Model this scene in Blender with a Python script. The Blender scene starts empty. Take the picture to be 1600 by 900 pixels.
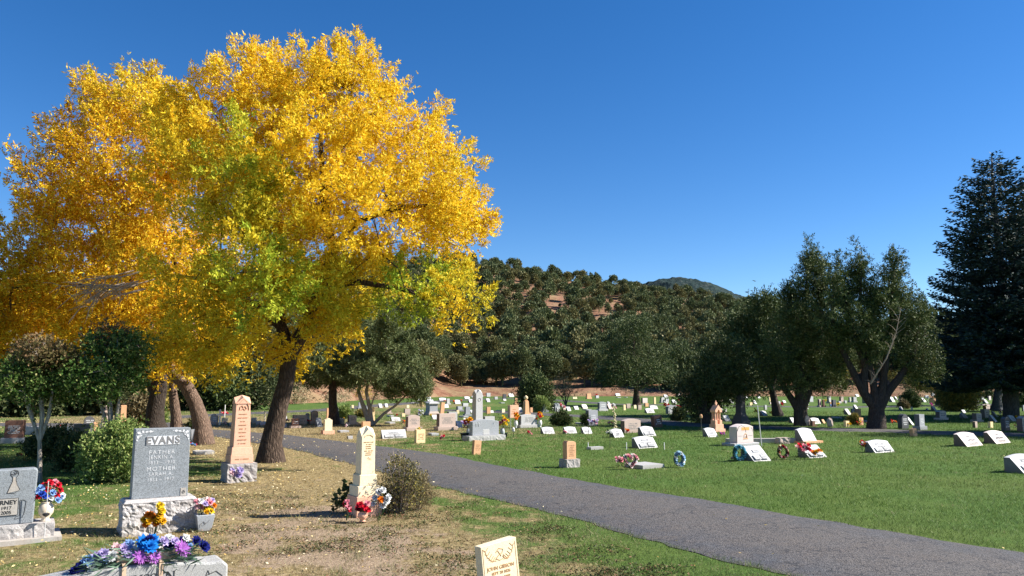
import bpy, bmesh, math, random
import numpy as np
from mathutils import Vector, Matrix, noise as mnoise
random.seed(7); rng = np.random.default_rng(7)
S = bpy.context.scene
C = S.collection
R = math.radians

# ------------------------------------------------------------------ camera model
CAMH = 1.65; F = 1200.0; PITCH = math.atan(150/1200)
CP, SP = math.cos(PITCH), math.sin(PITCH)
def ray(px, py):
    dx = (px-800)/F; dy = (450-py)/F
    return (dx, CP-dy*SP, SP+dy*CP)
def G(px, py, z=0.0):
    d = ray(px, py); t = (z-CAMH)/d[2]
    return (d[0]*t, d[1]*t)
def AT(px, py, Y):
    d = ray(px, py); t = Y/d[1]
    return Vector((d[0]*t, Y, CAMH+d[2]*t))
TH = R(33)          # the graves face down the line of the lane
ST, CT = math.sin(TH), math.cos(TH)
SUN_EL, SUN_AZ = R(38), R(87)     # azimuth measured from +Y towards +X

# ------------------------------------------------------------------ tagging
def tag(o, label=None, cat=None, group=None, kind=None):
    if label: o['label'] = label
    if cat: o['category'] = cat
    if group: o['group'] = group
    if kind: o['kind'] = kind
    return o
def empty(name, loc, rz=0.0):
    o = bpy.data.objects.new(name, None); C.objects.link(o)
    o.location = (loc[0], loc[1], loc[2] if len(loc) > 2 else 0.0)
    o.rotation_euler = (0, 0, rz); o.empty_display_size = .1
    return o
def link(name, me, mat=None, parent=None):
    o = bpy.data.objects.new(name, me); C.objects.link(o)
    if mat is not None:
        me.materials.clear(); me.materials.append(mat)
    if parent is not None: o.parent = parent
    return o

# ------------------------------------------------------------------ materials
def nt(name):
    m = bpy.data.materials.new(name); m.use_nodes = True
    t = m.node_tree; t.nodes.clear()
    out = t.nodes.new('ShaderNodeOutputMaterial')
    return m, t, out
def N(t, typ, **kw):
    n = t.nodes.new(typ)
    for k, v in kw.items():
        if k.startswith('i_'):
            key = k[2:]
            n.inputs[int(key) if key.isdigit() else key.replace('_', ' ')].default_value = v
        else: setattr(n, k, v)
    return n
def L(t, a, b): t.links.new(a, b)
def coords(t, scale=(1,1,1)):
    tc = N(t, 'ShaderNodeTexCoord'); mp = N(t, 'ShaderNodeMapping')
    mp.inputs['Scale'].default_value = scale
    L(t, tc.outputs['Object'], mp.inputs['Vector']); return mp.outputs['Vector']
def noise(t, vec, scale, detail=4, rough=.6):
    n = N(t, 'ShaderNodeTexNoise'); n.inputs['Scale'].default_value = scale
    n.inputs['Detail'].default_value = detail; n.inputs['Roughness'].default_value = rough
    L(t, vec, n.inputs['Vector']); return n.outputs['Fac']
def ramp(t, fac, stops, interp='LINEAR'):
    r = N(t, 'ShaderNodeValToRGB'); r.color_ramp.interpolation = interp
    e = r.color_ramp.elements
    while len(e) > 1: e.remove(e[-1])
    e[0].position = stops[0][0]; e[0].color = tuple(stops[0][1])+(1,)
    for p, c in stops[1:]:
        x = e.new(p); x.color = tuple(c)+(1,)
    L(t, fac, r.inputs['Fac']); return r.outputs['Color']
def mixc(t, fac, a, b, mode='MIX'):
    m = N(t, 'ShaderNodeMix', data_type='RGBA', blend_type=mode)
    for sock, v in ((m.inputs[0], fac), (m.inputs[6], a), (m.inputs[7], b)):
        if isinstance(v, (int, float)): sock.default_value = v
        elif isinstance(v, tuple): sock.default_value = tuple(v)+(1,) if len(v) == 3 else v
        else: L(t, v, sock)
    return m.outputs[2]
def math_(t, op, a, b=None):
    m = N(t, 'ShaderNodeMath', operation=op)
    for i, v in enumerate((a, b)):
        if v is None: continue
        if isinstance(v, (int, float)): m.inputs[i].default_value = v
        else: L(t, v, m.inputs[i])
    return m.outputs[0]
def bsdf(t, out, color, rough=.8, bump=None, bstr=.3, bdist=.01, spec=.3):
    b = N(t, 'ShaderNodeBsdfPrincipled')
    if isinstance(color, tuple): b.inputs['Base Color'].default_value = tuple(color)+(1,)
    else: L(t, color, b.inputs['Base Color'])
    b.inputs['Roughness'].default_value = rough
    b.inputs['Specular IOR Level'].default_value = spec
    if bump is not None:
        bp = N(t, 'ShaderNodeBump'); bp.inputs['Strength'].default_value = bstr
        bp.inputs['Distance'].default_value = bdist
        L(t, bump, bp.inputs['Height']); L(t, bp.outputs[0], b.inputs['Normal'])
    L(t, b.outputs[0], out.inputs['Surface']); return b
def sc(c, k): return tuple(min(1, x*k) for x in c)

def plain(name, c, rough=.6, var=.12, scale=20, spec=.3, bstr=.15):
    m, t, out = nt(name); v = coords(t)
    n = noise(t, v, scale)
    col = ramp(t, n, [(.3, sc(c, 1-var)), (.7, sc(c, 1+var))])
    bsdf(t, out, col, rough, n, bstr, .004, spec); return m
def granite(name, c, speck=.5, rough=.55, stain=.15, sscale=170, bump=.15):
    m, t, out = nt(name); v = coords(t)
    a = noise(t, v, sscale, 2, .7); b = noise(t, v, 2.3, 5, .6); c2 = noise(t, v, sscale*.45, 2, .6)
    col = ramp(t, a, [(.32, sc(c, 1-speck)), (.5, c), (.68, sc(c, 1+speck*.55))])
    col = mixc(t, ramp(t, c2, [(.56, (0,0,0)), (.66, (.6,.6,.6))]), col, sc(c, 1-speck*.8))
    col = mixc(t, ramp(t, b, [(.42, (0,0,0)), (.72, (1,1,1))]), col, mixc(t, stain, col, sc((c[0]*.7, c[1]*.62, c[2]*.5), 1)))
    sp = N(t, 'ShaderNodeSeparateXYZ'); tc = N(t, 'ShaderNodeTexCoord'); L(t, tc.outputs['Object'], sp.inputs[0])
    w = math_(t, 'ADD', sp.outputs['Z'], math_(t, 'MULTIPLY', b, .25))
    grime = ramp(t, w, [(.10, (.55,.55,.55)), (.26, (0,0,0))])
    col = mixc(t, grime, col, sc((c[0]*.55, c[1]*.5, c[2]*.42), 1))
    bsdf(t, out, col, rough, a, bump, .003); return m
def stone_mat(name, c, streak=.25, rough=.85):
    m, t, out = nt(name); v = coords(t); v2 = coords(t, (9, 9, 1.2))
    a = noise(t, v, 45, 5, .7); b = noise(t, v2, 1.5, 5, .65); d = noise(t, v, 4, 4, .6)
    col = ramp(t, a, [(.3, sc(c, .86)), (.7, sc(c, 1.1))])
    col = mixc(t, ramp(t, b, [(.5, (0,0,0)), (.75, (streak,)*3)]), col, (.13,.10,.08))
    col = mixc(t, ramp(t, d, [(.45, (0,0,0)), (.8, (.35,.35,.35))]), col, sc((c[0]*.9, c[1]*.72, c[2]*.55), 1))
    bsdf(t, out, col, rough, a, .35, .006); return m
def foliage(name, stops, transl=.35, gcol=None, rough=.55, tcol=None, spec=.12):
    m, t, out = nt(name)
    g = N(t, 'ShaderNodeNewGeometry')
    col = ramp(t, g.outputs['Random Per Island'], stops)
    if gcol is not None:
        at = N(t, 'ShaderNodeAttribute', attribute_name='g')
        gr = ramp(t, g.outputs['Random Per Island'], gcol)
        col = mixc(t, at.outputs['Fac'], col, gr)
    d = N(t, 'ShaderNodeBsdfPrincipled'); d.inputs['Roughness'].default_value = rough
    d.inputs['Specular IOR Level'].default_value = spec
    L(t, col, d.inputs['Base Color'])
    tr = N(t, 'ShaderNodeBsdfTranslucent'); L(t, col, tr.inputs['Color'])
    mx = N(t, 'ShaderNodeMixShader'); mx.inputs[0].default_value = transl
    L(t, d.outputs[0], mx.inputs[1]); L(t, tr.outputs[0], mx.inputs[2])
    L(t, mx.outputs[0], out.inputs['Surface']); return m
def bark(name, c, sx=18, sz=3, dark=.3):
    m, t, out = nt(name); v = coords(t, (sx, sx, sz))
    vo = N(t, 'ShaderNodeTexVoronoi', feature='DISTANCE_TO_EDGE'); vo.inputs['Scale'].default_value = 1.3
    nz = N(t, 'ShaderNodeTexNoise'); nz.inputs['Scale'].default_value = .9; nz.inputs['Detail'].default_value = 5
    L(t, v, nz.inputs['Vector'])
    vv = N(t, 'ShaderNodeVectorMath', operation='ADD'); L(t, v, vv.inputs[0]); L(t, nz.outputs['Color'], vv.inputs[1])
    L(t, vv.outputs[0], vo.inputs['Vector'])
    n = noise(t, v, 2.5, 5, .7)
    h = math_(t, 'ADD', math_(t, 'MULTIPLY', vo.outputs['Distance'], 1.6), math_(t, 'MULTIPLY', n, .6))
    col = ramp(t, h, [(.12, sc(c, dark)), (.5, c), (.95, sc(c, 1.45))])
    bsdf(t, out, col, .9, h, .9, .03, .15); return m

M = {}
M['W'] = granite('white_granite', (.50,.50,.515), .30, stain=.2)
M['G'] = granite('grey_granite', (.33,.34,.36), .5)
M['GL'] = granite('light_grey_granite', (.47,.46,.45), .35)
M['P'] = granite('rose_granite', (.50,.39,.33), .35)
M['PW'] = granite('pale_rose_granite', (.66,.56,.52), .25)
M['D'] = granite('dark_granite', (.085,.085,.095), .5)
M['B'] = granite('brown_granite', (.17,.085,.06), .4)
M['T'] = stone_mat('tan_sandstone', (.66,.37,.20))
M['C'] = stone_mat('cream_sandstone', (.82,.62,.35), .12)
M['CW'] = stone_mat('cream_marble', (.84,.70,.46), .12)
M['side'] = granite('rock_pitched_side_shade_tone', (.17,.165,.16), .4, bump=.5)  # rough-cut sides, darkened so the shade away from the sun is in the colour
M['side_brown'] = granite('rock_pitched_brown_side_shade_tone', (.17,.12,.10), .4, bump=.5)  # brown rock face of the rose stones, with side shade mixed into its tone
M['K'] = stone_mat('pink_sandstone', (.74,.42,.28), .22)
M['S'] = stone_mat('weathered_dark_stone', (.12,.115,.12), .3)
M['R'] = stone_mat('rough_grey_stone', (.36,.33,.31), .3)
M['con'] = stone_mat('old_concrete', (.40,.37,.33), .2)
M['evans'] = granite('blue_grey_granite', (.245,.265,.28), .62, sscale=140)
M['ras'] = granite('speckled_light_granite', (.38,.375,.36), .6, sscale=210)
M['rough_gr'] = granite('rock_pitched_granite', (.43,.40,.38), .45, sscale=60, bump=.6)
M['letter_light'] = plain('cut_letter_light', (.66,.66,.66), .8)
M['letter_dark'] = plain('cut_letter_dark', (.02,.02,.022), .5)
M['letter_mid'] = plain('cut_letter_grey', (.20,.195,.19), .8)
M['letter_faint'] = plain('cut_letter_faint', (.29,.285,.28), .8)
M['letter_tan'] = plain('cut_letter_tan', (.50,.30,.14), .8)
M['letter_brown'] = plain('cut_letter_brown', (.42,.23,.12), .8)
M['orange_inlay'] = plain('orange_stain', (.75,.36,.10), .7)
M['panel_pink'] = plain('polished_pink_panel', (.62,.52,.46), .4)
M['ink'] = plain('dark_outline', (.07,.065,.06), .6)
M['panel_grey'] = plain('honed_grey_panel', (.36,.36,.365), .6)
M['steel'] = plain('pale_metal_rod', (.55,.54,.52), .35)
M['black_metal'] = plain('black_metal', (.03,.03,.03), .4)
M['green_plastic'] = plain('dark_green_plastic', (.02,.035,.03), .45)
M['white_pot'] = plain('white_ceramic', (.78,.76,.72), .35)
M['cream_pot'] = plain('cream_ceramic', (.74,.60,.44), .3)
M['grey_pot'] = granite('grey_granite_vase', (.40,.42,.44), .4)
M['tape'] = plain('tan_strap', (.62,.44,.30), .5)
M['bark_ash'] = bark('ash_bark', (.075,.052,.038), 14, 4, .2)
M['bark_shaded'] = bark('shaded_ash_bark', (.045,.034,.027), 14, 4, .2)  # darker copy of the ash bark, shade under the crowns put into its colour
M['bark_lean'] = bark('cracked_ash_bark', (.15,.10,.072), 16, 5, .2)
M['bark_pine'] = bark('pine_bark', (.075,.052,.04), 14, 3)
M['bark_jun'] = bark('juniper_bark', (.07,.055,.046), 22, 1.5)
M['bark_pale'] = bark('pale_dead_wood', (.38,.33,.28), 26, 2, .5)
M['bark_grey'] = bark('grey_bark', (.085,.085,.09), 16, 3)
M['twig'] = plain('bare_twig', (.40,.31,.24), .9)
Y1 = [(0, (.55,.29,.013)), (.2, (.76,.47,.018)), (.6, (.88,.615,.025)), (1, (.94,.76,.08))]
M['leaf_y'] = foliage('ash_leaf_gold', Y1, .30, [(0, (.12,.24,.02)), (.5, (.26,.40,.035)), (1, (.52,.56,.06))], spec=.06)
M['leaf_y2'] = foliage('ash_leaf_orange_gold', [(0, (.46,.20,.012)), (.25, (.68,.35,.015)), (.65, (.87,.565,.022)), (1, (.93,.72,.06))], .30, [(0, (.14,.22,.02)), (.5, (.30,.38,.035)), (1, (.56,.54,.06))], spec=.06)
M['leaf_g'] = foliage('lilac_leaf', [(0, (.035,.075,.015)), (.6, (.075,.15,.03)), (.85, (.14,.20,.05)), (1, (.28,.27,.10))], .25,
                      [(0, (.10,.085,.035)), (1, (.26,.15,.08))])
M['leaf_bush'] = foliage('privet_leaf', [(0, (.10,.16,.04)), (.6, (.20,.27,.07)), (1, (.42,.44,.16))], .25)
M['leaf_oak'] = foliage('scrub_oak_leaf', [(0, (.035,.05,.02)), (.7, (.07,.085,.032)), (1, (.13,.13,.05))], .15)
M['leaf_ol'] = foliage('autumn_olive_leaf', [(0, (.10,.11,.03)), (.6, (.19,.17,.05)), (1, (.45,.30,.06))], .25)
M['leaf_yellow_bush'] = foliage('yellow_scrub_leaf', [(0, (.35,.25,.05)), (1, (.62,.45,.09))], .25)
M['needle_j'] = foliage('juniper_scale', [(0, (.026,.044,.016)), (.6, (.070,.098,.032)), (1, (.16,.17,.065))], .10, [(0, (.06,.09,.02)), (.6, (.14,.18,.05)), (1, (.24,.26,.09))])
M['needle_js'] = foliage('juniper_scale_pale', [(0, (.04,.06,.018)), (.7, (.085,.115,.035)), (1, (.15,.165,.06))], .08)  # slightly paler green scale foliage
M['needle_s'] = foliage('spruce_needle', [(0, (.016,.030,.024)), (.7, (.036,.058,.048)), (1, (.09,.12,.10))], .03)
M['needle_p'] = foliage('pine_needle', [(0, (.050,.070,.024)), (.6, (.115,.145,.050)), (1, (.26,.27,.12))], .10)
M['needle_h'] = foliage('pinyon_crown', [(0, (.062,.082,.034)), (.6, (.12,.145,.058)), (1, (.21,.22,.095))], .10)
M['needle_h2'] = foliage('pinyon_crown_olive', [(0, (.095,.10,.038)), (.6, (.165,.16,.064)), (1, (.27,.235,.10))], .10)
M['leaf_dark'] = foliage('dark_shrub_leaf', [(0, (.025,.045,.015)), (.7, (.06,.09,.03)), (1, (.20,.18,.07))], .15)
M['leaf_dry'] = foliage('dry_shrub_leaf', [(0, (.09,.075,.035)), (.6, (.20,.16,.08)), (1, (.36,.28,.15))], .15)
M['leaf_rose'] = foliage('rose_bush_leaf', [(0, (.05,.055,.03)), (.5, (.11,.11,.05)), (.8, (.24,.19,.08)), (1, (.46,.38,.08))], .2)
M['sage'] = foliage('sage_brush', [(0, (.30,.24,.13)), (1, (.50,.41,.25))], .1)
M['stem_green'] = plain('stem_green', (.05,.10,.03), .6)
M['frond'] = foliage('plastic_fern', [(0, (.05,.10,.06)), (1, (.13,.20,.14))], .1)
# blossoms: colour carried on the petals
def petal_mat():
    m, t, out = nt('silk_petal')
    at = N(t, 'ShaderNodeAttribute', attribute_name='pc')
    g = N(t, 'ShaderNodeNewGeometry')
    col = mixc(t, 1.0, at.outputs['Color'], ramp(t, g.outputs['Random Per Island'], [(0, (.72,.72,.72)), (1, (1,1,1))]), 'MULTIPLY')
    d = N(t, 'ShaderNodeBsdfDiffuse'); L(t, col, d.inputs[0])
    tr = N(t, 'ShaderNodeBsdfTranslucent'); L(t, col, tr.inputs[0])
    mx = N(t, 'ShaderNodeMixShader'); mx.inputs[0].default_value = .25
    L(t, d.outputs[0], mx.inputs[1]); L(t, tr.outputs[0], mx.inputs[2]); L(t, mx.outputs[0], out.inputs[0]); return m
M['petal'] = petal_mat()

# ------------------------------------------------------------------ mesh helpers
class MB:
    def __init__(s): s.v = []; s.f = []
    def add(s, vs, fs):
        n = len(s.v); s.v += [tuple(v) for v in vs]; s.f += [tuple(i+n for i in f) for f in fs]; return s
    def box(s, x0, x1, y0, y1, z0, z1, tx=0, ty=0):
        vs = [(x0,y0,z0),(x1,y0,z0),(x1,y1,z0),(x0,y1,z0),
              (x0+tx,y0+ty,z1),(x1-tx,y0+ty,z1),(x1-tx,y1-ty,z1),(x0+tx,y1-ty,z1)]
        return s.add(vs, [(3,2,1,0),(4,5,6,7),(0,1,5,4),(1,2,6,5),(2,3,7,6),(3,0,4,7)])
    def prism(s, pts, y0, y1):      # pts: outline in x,z (counter-clockwise seen from -Y)
        n = len(pts)
        vs = [(x,y0,z) for x,z in pts]+[(x,y1,z) for x,z in pts]
        fs = [tuple(range(n)), tuple(range(2*n-1, n-1, -1))]
        fs += [(i, i+n, (i+1)%n+n, (i+1)%n) for i in range(n)]
        return s.add(vs, fs)
    def tube(s, pts, rad, n=6, cap=True):
        pts = [Vector(p) for p in pts]; k = len(pts)
        if not hasattr(rad, '__len__'): rad = [rad]*k
        base = len(s.v); u = None
        for i, p in enumerate(pts):
            d = (pts[min(i+1,k-1)]-pts[max(i-1,0)])
            if d.length < 1e-7: d = Vector((0,0,1))
            d.normalize()
            if u is None:
                u = d.cross(Vector((0,0,1)) if abs(d.z) < .9 else Vector((1,0,0))).normalized()
            else:
                u = (u-d*u.dot(d)).normalized()
            w = d.cross(u)
            for j in range(n):
                a = 2*math.pi*j/n
                s.v.append(tuple(p+(u*math.cos(a)+w*math.sin(a))*rad[i]))
        for i in range(k-1):
            for j in range(n):
                a = base+i*n+j; b = base+i*n+(j+1)%n
                s.f.append((a, b, b+n, a+n))
        if cap:
            s.f.append(tuple(base+j for j in reversed(range(n)))); s.f.append(tuple(base+(k-1)*n+j for j in range(n)))
        return s
    def lathe(s, prof, n=16, cx=0, cy=0, cz=0, sq=False):
        base = len(s.v)
        for r, z in prof:
            for j in range(n):
                a = 2*math.pi*(j+.5)/n
                s.v.append((cx+r*math.cos(a), cy+r*math.sin(a), cz+z))
        for i in range(len(prof)-1):
            for j in range(n):
                a = base+i*n+j; b = base+i*n+(j+1)%n
                s.f.append((a, b, b+n, a+n))
        s.f.append(tuple(base+j for j in reversed(range(n)))); s.f.append(tuple(base+(len(prof)-1)*n+j for j in range(n)))
        return s
    def xf(s, fn): s.v = [tuple(fn(Vector(v))) for v in s.v]; return s
    def mesh(s, name, smooth=False):
        me = bpy.data.meshes.new(name); me.from_pydata(s.v, [], s.f); me.validate(); me.update()
        if smooth: me.polygons.foreach_set('use_smooth', [True]*len(me.polygons))
        return me
    def build(s, name, mat, parent=None, smooth=False, bevel=0):
        o = link(name, s.mesh(name, smooth), mat, parent)
        if bevel:
            b = o.modifiers.new('b', 'BEVEL'); b.width = bevel; b.segments = 2; b.limit_method = 'ANGLE'
        return o
def rough_box(x0, x1, y0, y1, z0, z1, amp=.02, res=.035, keep_top=True, seed=0):
    bm = bmesh.new(); bmesh.ops.create_cube(bm, size=1)
    for v in bm.verts:
        v.co = Vector((x0+(v.co.x+.5)*(x1-x0), y0+(v.co.y+.5)*(y1-y0), z0+(v.co.z+.5)*(z1-z0)))
    for ax, l in ((0, x1-x0), (1, y1-y0), (2, z1-z0)):
        es = [e for e in bm.edges if abs((e.verts[0].co-e.verts[1].co)[ax]) > 1e-4]
        # edges that run along this axis and only this axis
        es = [e for e in es if sum(abs(c) > 1e-5 for c in (e.verts[0].co-e.verts[1].co)) == 1]
        bmesh.ops.subdivide_edges(bm, edges=es, cuts=max(1, int(l/res)-1), use_grid_fill=True)
    for v in bm.verts:
        q = v.co*13+Vector((seed, seed*2, 0)); q2 = v.co*34+Vector((seed, 3, 1))
        d = Vector((mnoise.noise(q), mnoise.noise(q+Vector((9,0,0))), .3*mnoise.noise(q+Vector((0,9,0)))))
        d += .6*Vector((mnoise.noise(q2), mnoise.noise(q2+Vector((9,0,0))), 0))
        k = amp
        if keep_top and v.co.z > z1-.018: k = 0
        v.co += d*k
    me = bpy.data.meshes.new('rough'); bm.to_mesh(me); bm.free(); return me
def np_mesh(name, V, faces_k, attrs=None, colors=None):
    """V (n,3) points, every k consecutive points form a face"""
    n = len(V); k = faces_k; nf = n//k
    me = bpy.data.meshes.new(name)
    me.vertices.add(n); me.vertices.foreach_set('co', V.astype(np.float32).ravel())
    me.loops.add(n); me.loops.foreach_set('vertex_index', np.arange(n, dtype=np.int32))
    me.polygons.add(nf); me.polygons.foreach_set('loop_start', np.arange(0, n, k, dtype=np.int32))
    me.polygons.foreach_set('loop_total', np.full(nf, k, dtype=np.int32))
    me.update(calc_edges=True)
    if attrs:
        for an, arr in attrs.items():
            a = me.attributes.new(an, 'FLOAT', 'POINT'); a.data.foreach_set('value', arr.astype(np.float32))
    if colors is not None:
        a = me.attributes.new('pc', 'FLOAT_COLOR', 'POINT')
        a.data.foreach_set('color', np.c_[colors, np.ones(n)].astype(np.float32).ravel())
    return me
def unit(a): return a/np.maximum(np.linalg.norm(a, axis=1, keepdims=True), 1e-9)
def leaf_quads(P, D, Ln, Wd, flat=0.0):
    n = len(P); D = unit(D)
    rv = rng.normal(size=(n,3)); rv[:,2] *= (1-flat)
    Sd = unit(np.cross(D, rv)); Ln = np.asarray(Ln).reshape(-1,1)*np.ones((n,1)); Wd = np.asarray(Wd).reshape(-1,1)*np.ones((n,1))
    m = P+D*Ln*.45
    V = np.stack([P, m+Sd*Wd*.5, P+D*Ln, m-Sd*Wd*.5], 1).reshape(-1,3)
    return V
def inside_noise(P, s, seed=0):
    return np.array([mnoise.noise(Vector((p[0]*s+seed, p[1]*s, p[2]*s))) for p in P])

# ------------------------------------------------------------------ trees
def grow(trunks, clumps, step=.4, wob=.12, up=.15):
    """trunks: list of polylines [(Vector, fixed radius)]; returns pos, parent, radius"""
    pos, par, fix = [], [], []
    for poly in trunks:
        prev = -1
        if poly[0][1] is None:      # joins an existing node
            prev = min(range(len(pos)), key=lambda i: (pos[i]-poly[0][0]).length); poly = poly[1:]
        for j, (p, r) in enumerate(poly):
            p = Vector(p)
            if prev >= 0:
                a = pos[prev]; n = max(1, int((p-a).length/step)); ra = fix[prev]
                for q in range(1, n+1):
                    tt = q/n; w = Vector((random.uniform(-1,1), random.uniform(-1,1), random.uniform(-.5,.5)))*wob*.35*min(1,(p-a).length)*(0 if q == n else .6)
                    pos.append(a.lerp(p, tt)+w); par.append(prev); fix.append(ra*(1-tt)+r*tt); prev = len(pos)-1
            else:
                pos.append(p); par.append(-1); fix.append(r); prev = len(pos)-1
    nt0 = len(pos)
    root = pos[0]
    cap = nt0+len(clumps)*14+10
    A = np.zeros((cap,3)); n = nt0
    A[:nt0] = [tuple(p) for p in pos]
    low = root.z+ .25*(max(p.z for p in pos)-root.z)
    ok = np.zeros(cap, bool); ok[:nt0] = [p.z > low for p in pos]
    order = np.argsort([min((Vector(c)-p).length for p in pos) for c in clumps])
    tips = []
    for ci in order:
        c = np.array(clumps[ci])
        d = np.linalg.norm(A[:n]-c, axis=1)
        # prefer nodes lower than the clump
        pen = np.where(A[:n,2] > c[2]+.1, (A[:n,2]-c[2])*1.2, 0)+np.where(ok[:n], 0, 100)
        i = int(np.argmin(d+pen)); a = Vector(A[i]); cv = Vector(c); ln = (cv-a).length
        k = max(1, min(12, int(ln/step))); prev = i
        for q in range(1, k+1):
            tt = q/k; p = a.lerp(cv, tt)
            p += Vector((random.uniform(-1,1), random.uniform(-1,1), random.uniform(-1,1)))*wob*ln*.25*(0 if q == k else 1)
            p.z -= up*ln*math.sin(tt*math.pi)*.5
            A[n] = p; pos.append(p); par.append(prev); fix.append(None); ok[n] = True; prev = n; n += 1
        tips.append(prev)
    return pos, par, fix, nt0, tips
def skeleton_mesh(name, pos, par, fix, nt0, r_twig=.008, expo=.42, big=12, flare=1.5, rmin=.0, gnarl=.1, dead=None):
    n = len(pos); cnt = [0]*n; kids = [[] for _ in range(n)]
    for i in range(n-1, -1, -1):
        if not kids[i]: cnt[i] = max(cnt[i], 1)
        if par[i] >= 0: cnt[par[i]] += cnt[i]; kids[par[i]].append(i)
    rad = [fix[i] if fix[i] is not None else r_twig*cnt[i]**expo for i in range(n)]
    for i in range(n):
        if fix[i] is None and par[i] >= 0: rad[i] = min(rad[i], rad[par[i]]*.9)
    mb = MB(); done = set()
    starts = [i for i in range(n) if par[i] < 0]
    st = [(i, None) for i in starts]
    while st:
        i, src = st.pop()
        chain = [] if src is None else [src]
        j = i
        while True:
            chain.append(j); done.add(j)
            ks = kids[j]
            if not ks: break
            ks = sorted(ks, key=lambda q: -(rad[q]+(.5 if (q < nt0 and j < nt0 and par[q] == q-1) else 0)))
            for q in ks[1:]: st.append((q, j))
            j = ks[0]
        rr = [rad[q] for q in chain]
        if src is not None: rr[0] = min(rad[src], rr[1]*1.25)
        if max(rr) < rmin: continue
        pts = [pos[q] for q in chain]
        sides = big if max(rr) > .08 else (6 if max(rr) > .02 else 4)
        if src is None:
            rr[0] *= flare
            if len(rr) > 1: rr[1] *= 1+(flare-1)*.25
        b0 = len(mb.v)
        mb.tube(pts, rr, sides, cap=False)
        if max(rr) > .06:
            for vi in range(b0, len(mb.v)):
                v = Vector(mb.v[vi]); ring = (vi-b0)//sides; c = pts[ring]
                k = 1+gnarl*2.2*mnoise.noise(Vector((v.x*5, v.y*5, v.z*2.2)))+gnarl*mnoise.noise(v*14)
                mb.v[vi] = tuple(c+(v-c)*k)
    return mb.mesh(name, True)
def lobe_points(lobes, n, shell=.55, keep=.75):
    """lobes: (center, (rx,ry,rz), weight). n points inside them, biased to the outside"""
    w = np.array([l[2]*(l[1][0]*l[1][1]*l[1][2])**.667 for l in lobes]); w = w/w.sum()
    out, idx = [], []
    tries = 0
    while len(out) < n and tries < n*40:
        tries += 1
        k = int(rng.choice(len(lobes), p=w)); c, r, _ = lobes[k][:3]
        d = rng.normal(size=3); d /= np.linalg.norm(d); q = rng.random()**(1/3*(1-shell)+.02)
        p = np.array(c)+d*np.array(r)*q*.96
        ins = 0
        for k2, l in enumerate(lobes):
            if k2 != k and np.sum(((p-np.array(l[0]))/np.array(l[1]))**2) < .45: ins = 1; break
        if ins and rng.random() < keep: continue
        out.append(p); idx.append(k)
    return np.array(out), np.array(idx)
def fronds(C0, outdir, per, spread, L0, W0, leaflets=5, upw=.35, jit=.7, aniso=0):
    """sprays of leaflets round each clump centre"""
    n = len(C0)
    if aniso:
        ax = np.repeat(unit(outdir+np.array([0,0,.55])+rng.normal(size=(n,3))*.38), per, 0)
        u = rng.uniform(-1, 1, n*per)[:,None]; sp_ = np.repeat(spread, per)[:,None]
        P = np.repeat(C0, per, 0)+ax*u*sp_*aniso+rng.normal(size=(n*per,3))*sp_*.52*(1-.55*u)
    else: P = np.repeat(C0, per, 0)+rng.normal(size=(n*per,3))*np.repeat(spread, per)[:,None]*np.array([1,1,.8])
    D = unit(np.repeat(outdir, per, 0)+rng.normal(size=(n*per,3))*jit+np.array([0,0,upw]))
    Vs = []
    sd = unit(np.cross(D, rng.normal(size=D.shape)))
    s = rng.uniform(.7, 1.25, size=(n*per,1))
    for k in range(leaflets):
        if k == 0: dd = D; pp = P+D*L0*s*.9
        else:
            sg = 1 if k % 2 else -1; lv = (k+1)//2
            dd = unit(D*.75+sd*sg); pp = P+D*L0*s*(.9-.42*lv+.1)
        Vs.append(leaf_quads(pp, dd+rng.normal(size=D.shape)*.18, L0*s[:,0]*rng.uniform(.75,1.1,len(P)), W0*s[:,0]))
    return Vs, P
def make_tree(name, label, cat, base, trunks, lobes, nclump, per, spread, L0, W0, lmat, bmat,
              leaflets=5, group=None, shell=.55, keep=.75, upw=.35, twig=.008, green=None, step=.4,
              crown_name='crown', jit=.7, aniso=0, wob=.12, flare=1.5, expo=.42, rmin=0, anchor=None):
    """everything is built in world space and then hung from an empty at the base"""
    pts, idx = lobe_points(lobes, nclump, shell, keep)
    pos, par, fix, nt0, tips = grow(trunks, pts, step, wob)
    tm = skeleton_mesh('trunk', pos, par, fix, nt0, twig, expo, flare=flare, rmin=rmin)
    cen = np.array([np.array(lobes[k][0]) for k in idx]); rr = np.array([np.array(lobes[k][1]) for k in idx])
    od = unit((pts-cen)/rr)
    Vs, P = fronds(pts, od, per, np.full(len(pts), spread)*rng.uniform(.7, 1.3, len(pts)), L0, W0, leaflets, upw, jit, aniso)
    V = np.concatenate(Vs)
    at = None
    if green is not None:
        gl = np.array([green[k] for k in idx]); gp = np.clip(np.repeat(gl, per)+rng.normal(size=len(P))*.10+.34*inside_noise(P, .55)-.05, 0, 1)
        at = {'g': np.tile(np.repeat(gp, 4), leaflets)}
    cm = np_mesh('crown', V, 4, at)
    b = Vector((base[0], base[1], base[2] if len(base) > 2 else 0))
    e = empty(name, b)
    tm.transform(Matrix.Translation(-b)); cm.transform(Matrix.Translation(-b))
    link('trunk', tm, bmat, e); link(crown_name, cm, lmat, e)
    tag(e, label, cat, group); return e
def lobes_px(lst, default_ry=1.0):
    """(px, py, Y, rx_px, rz_px, ry_m, weight)"""
    out = []
    for l in lst:
        px, py, Y, rx, rz = l[:5]; ry = l[5] if len(l) > 5 else rx*Y/F*.85
        w = l[6] if len(l) > 6 else 1
        c = AT(px, py, Y); out.append((tuple(c), (rx*Y/F, ry, rz*Y/F), w))
    return out
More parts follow.
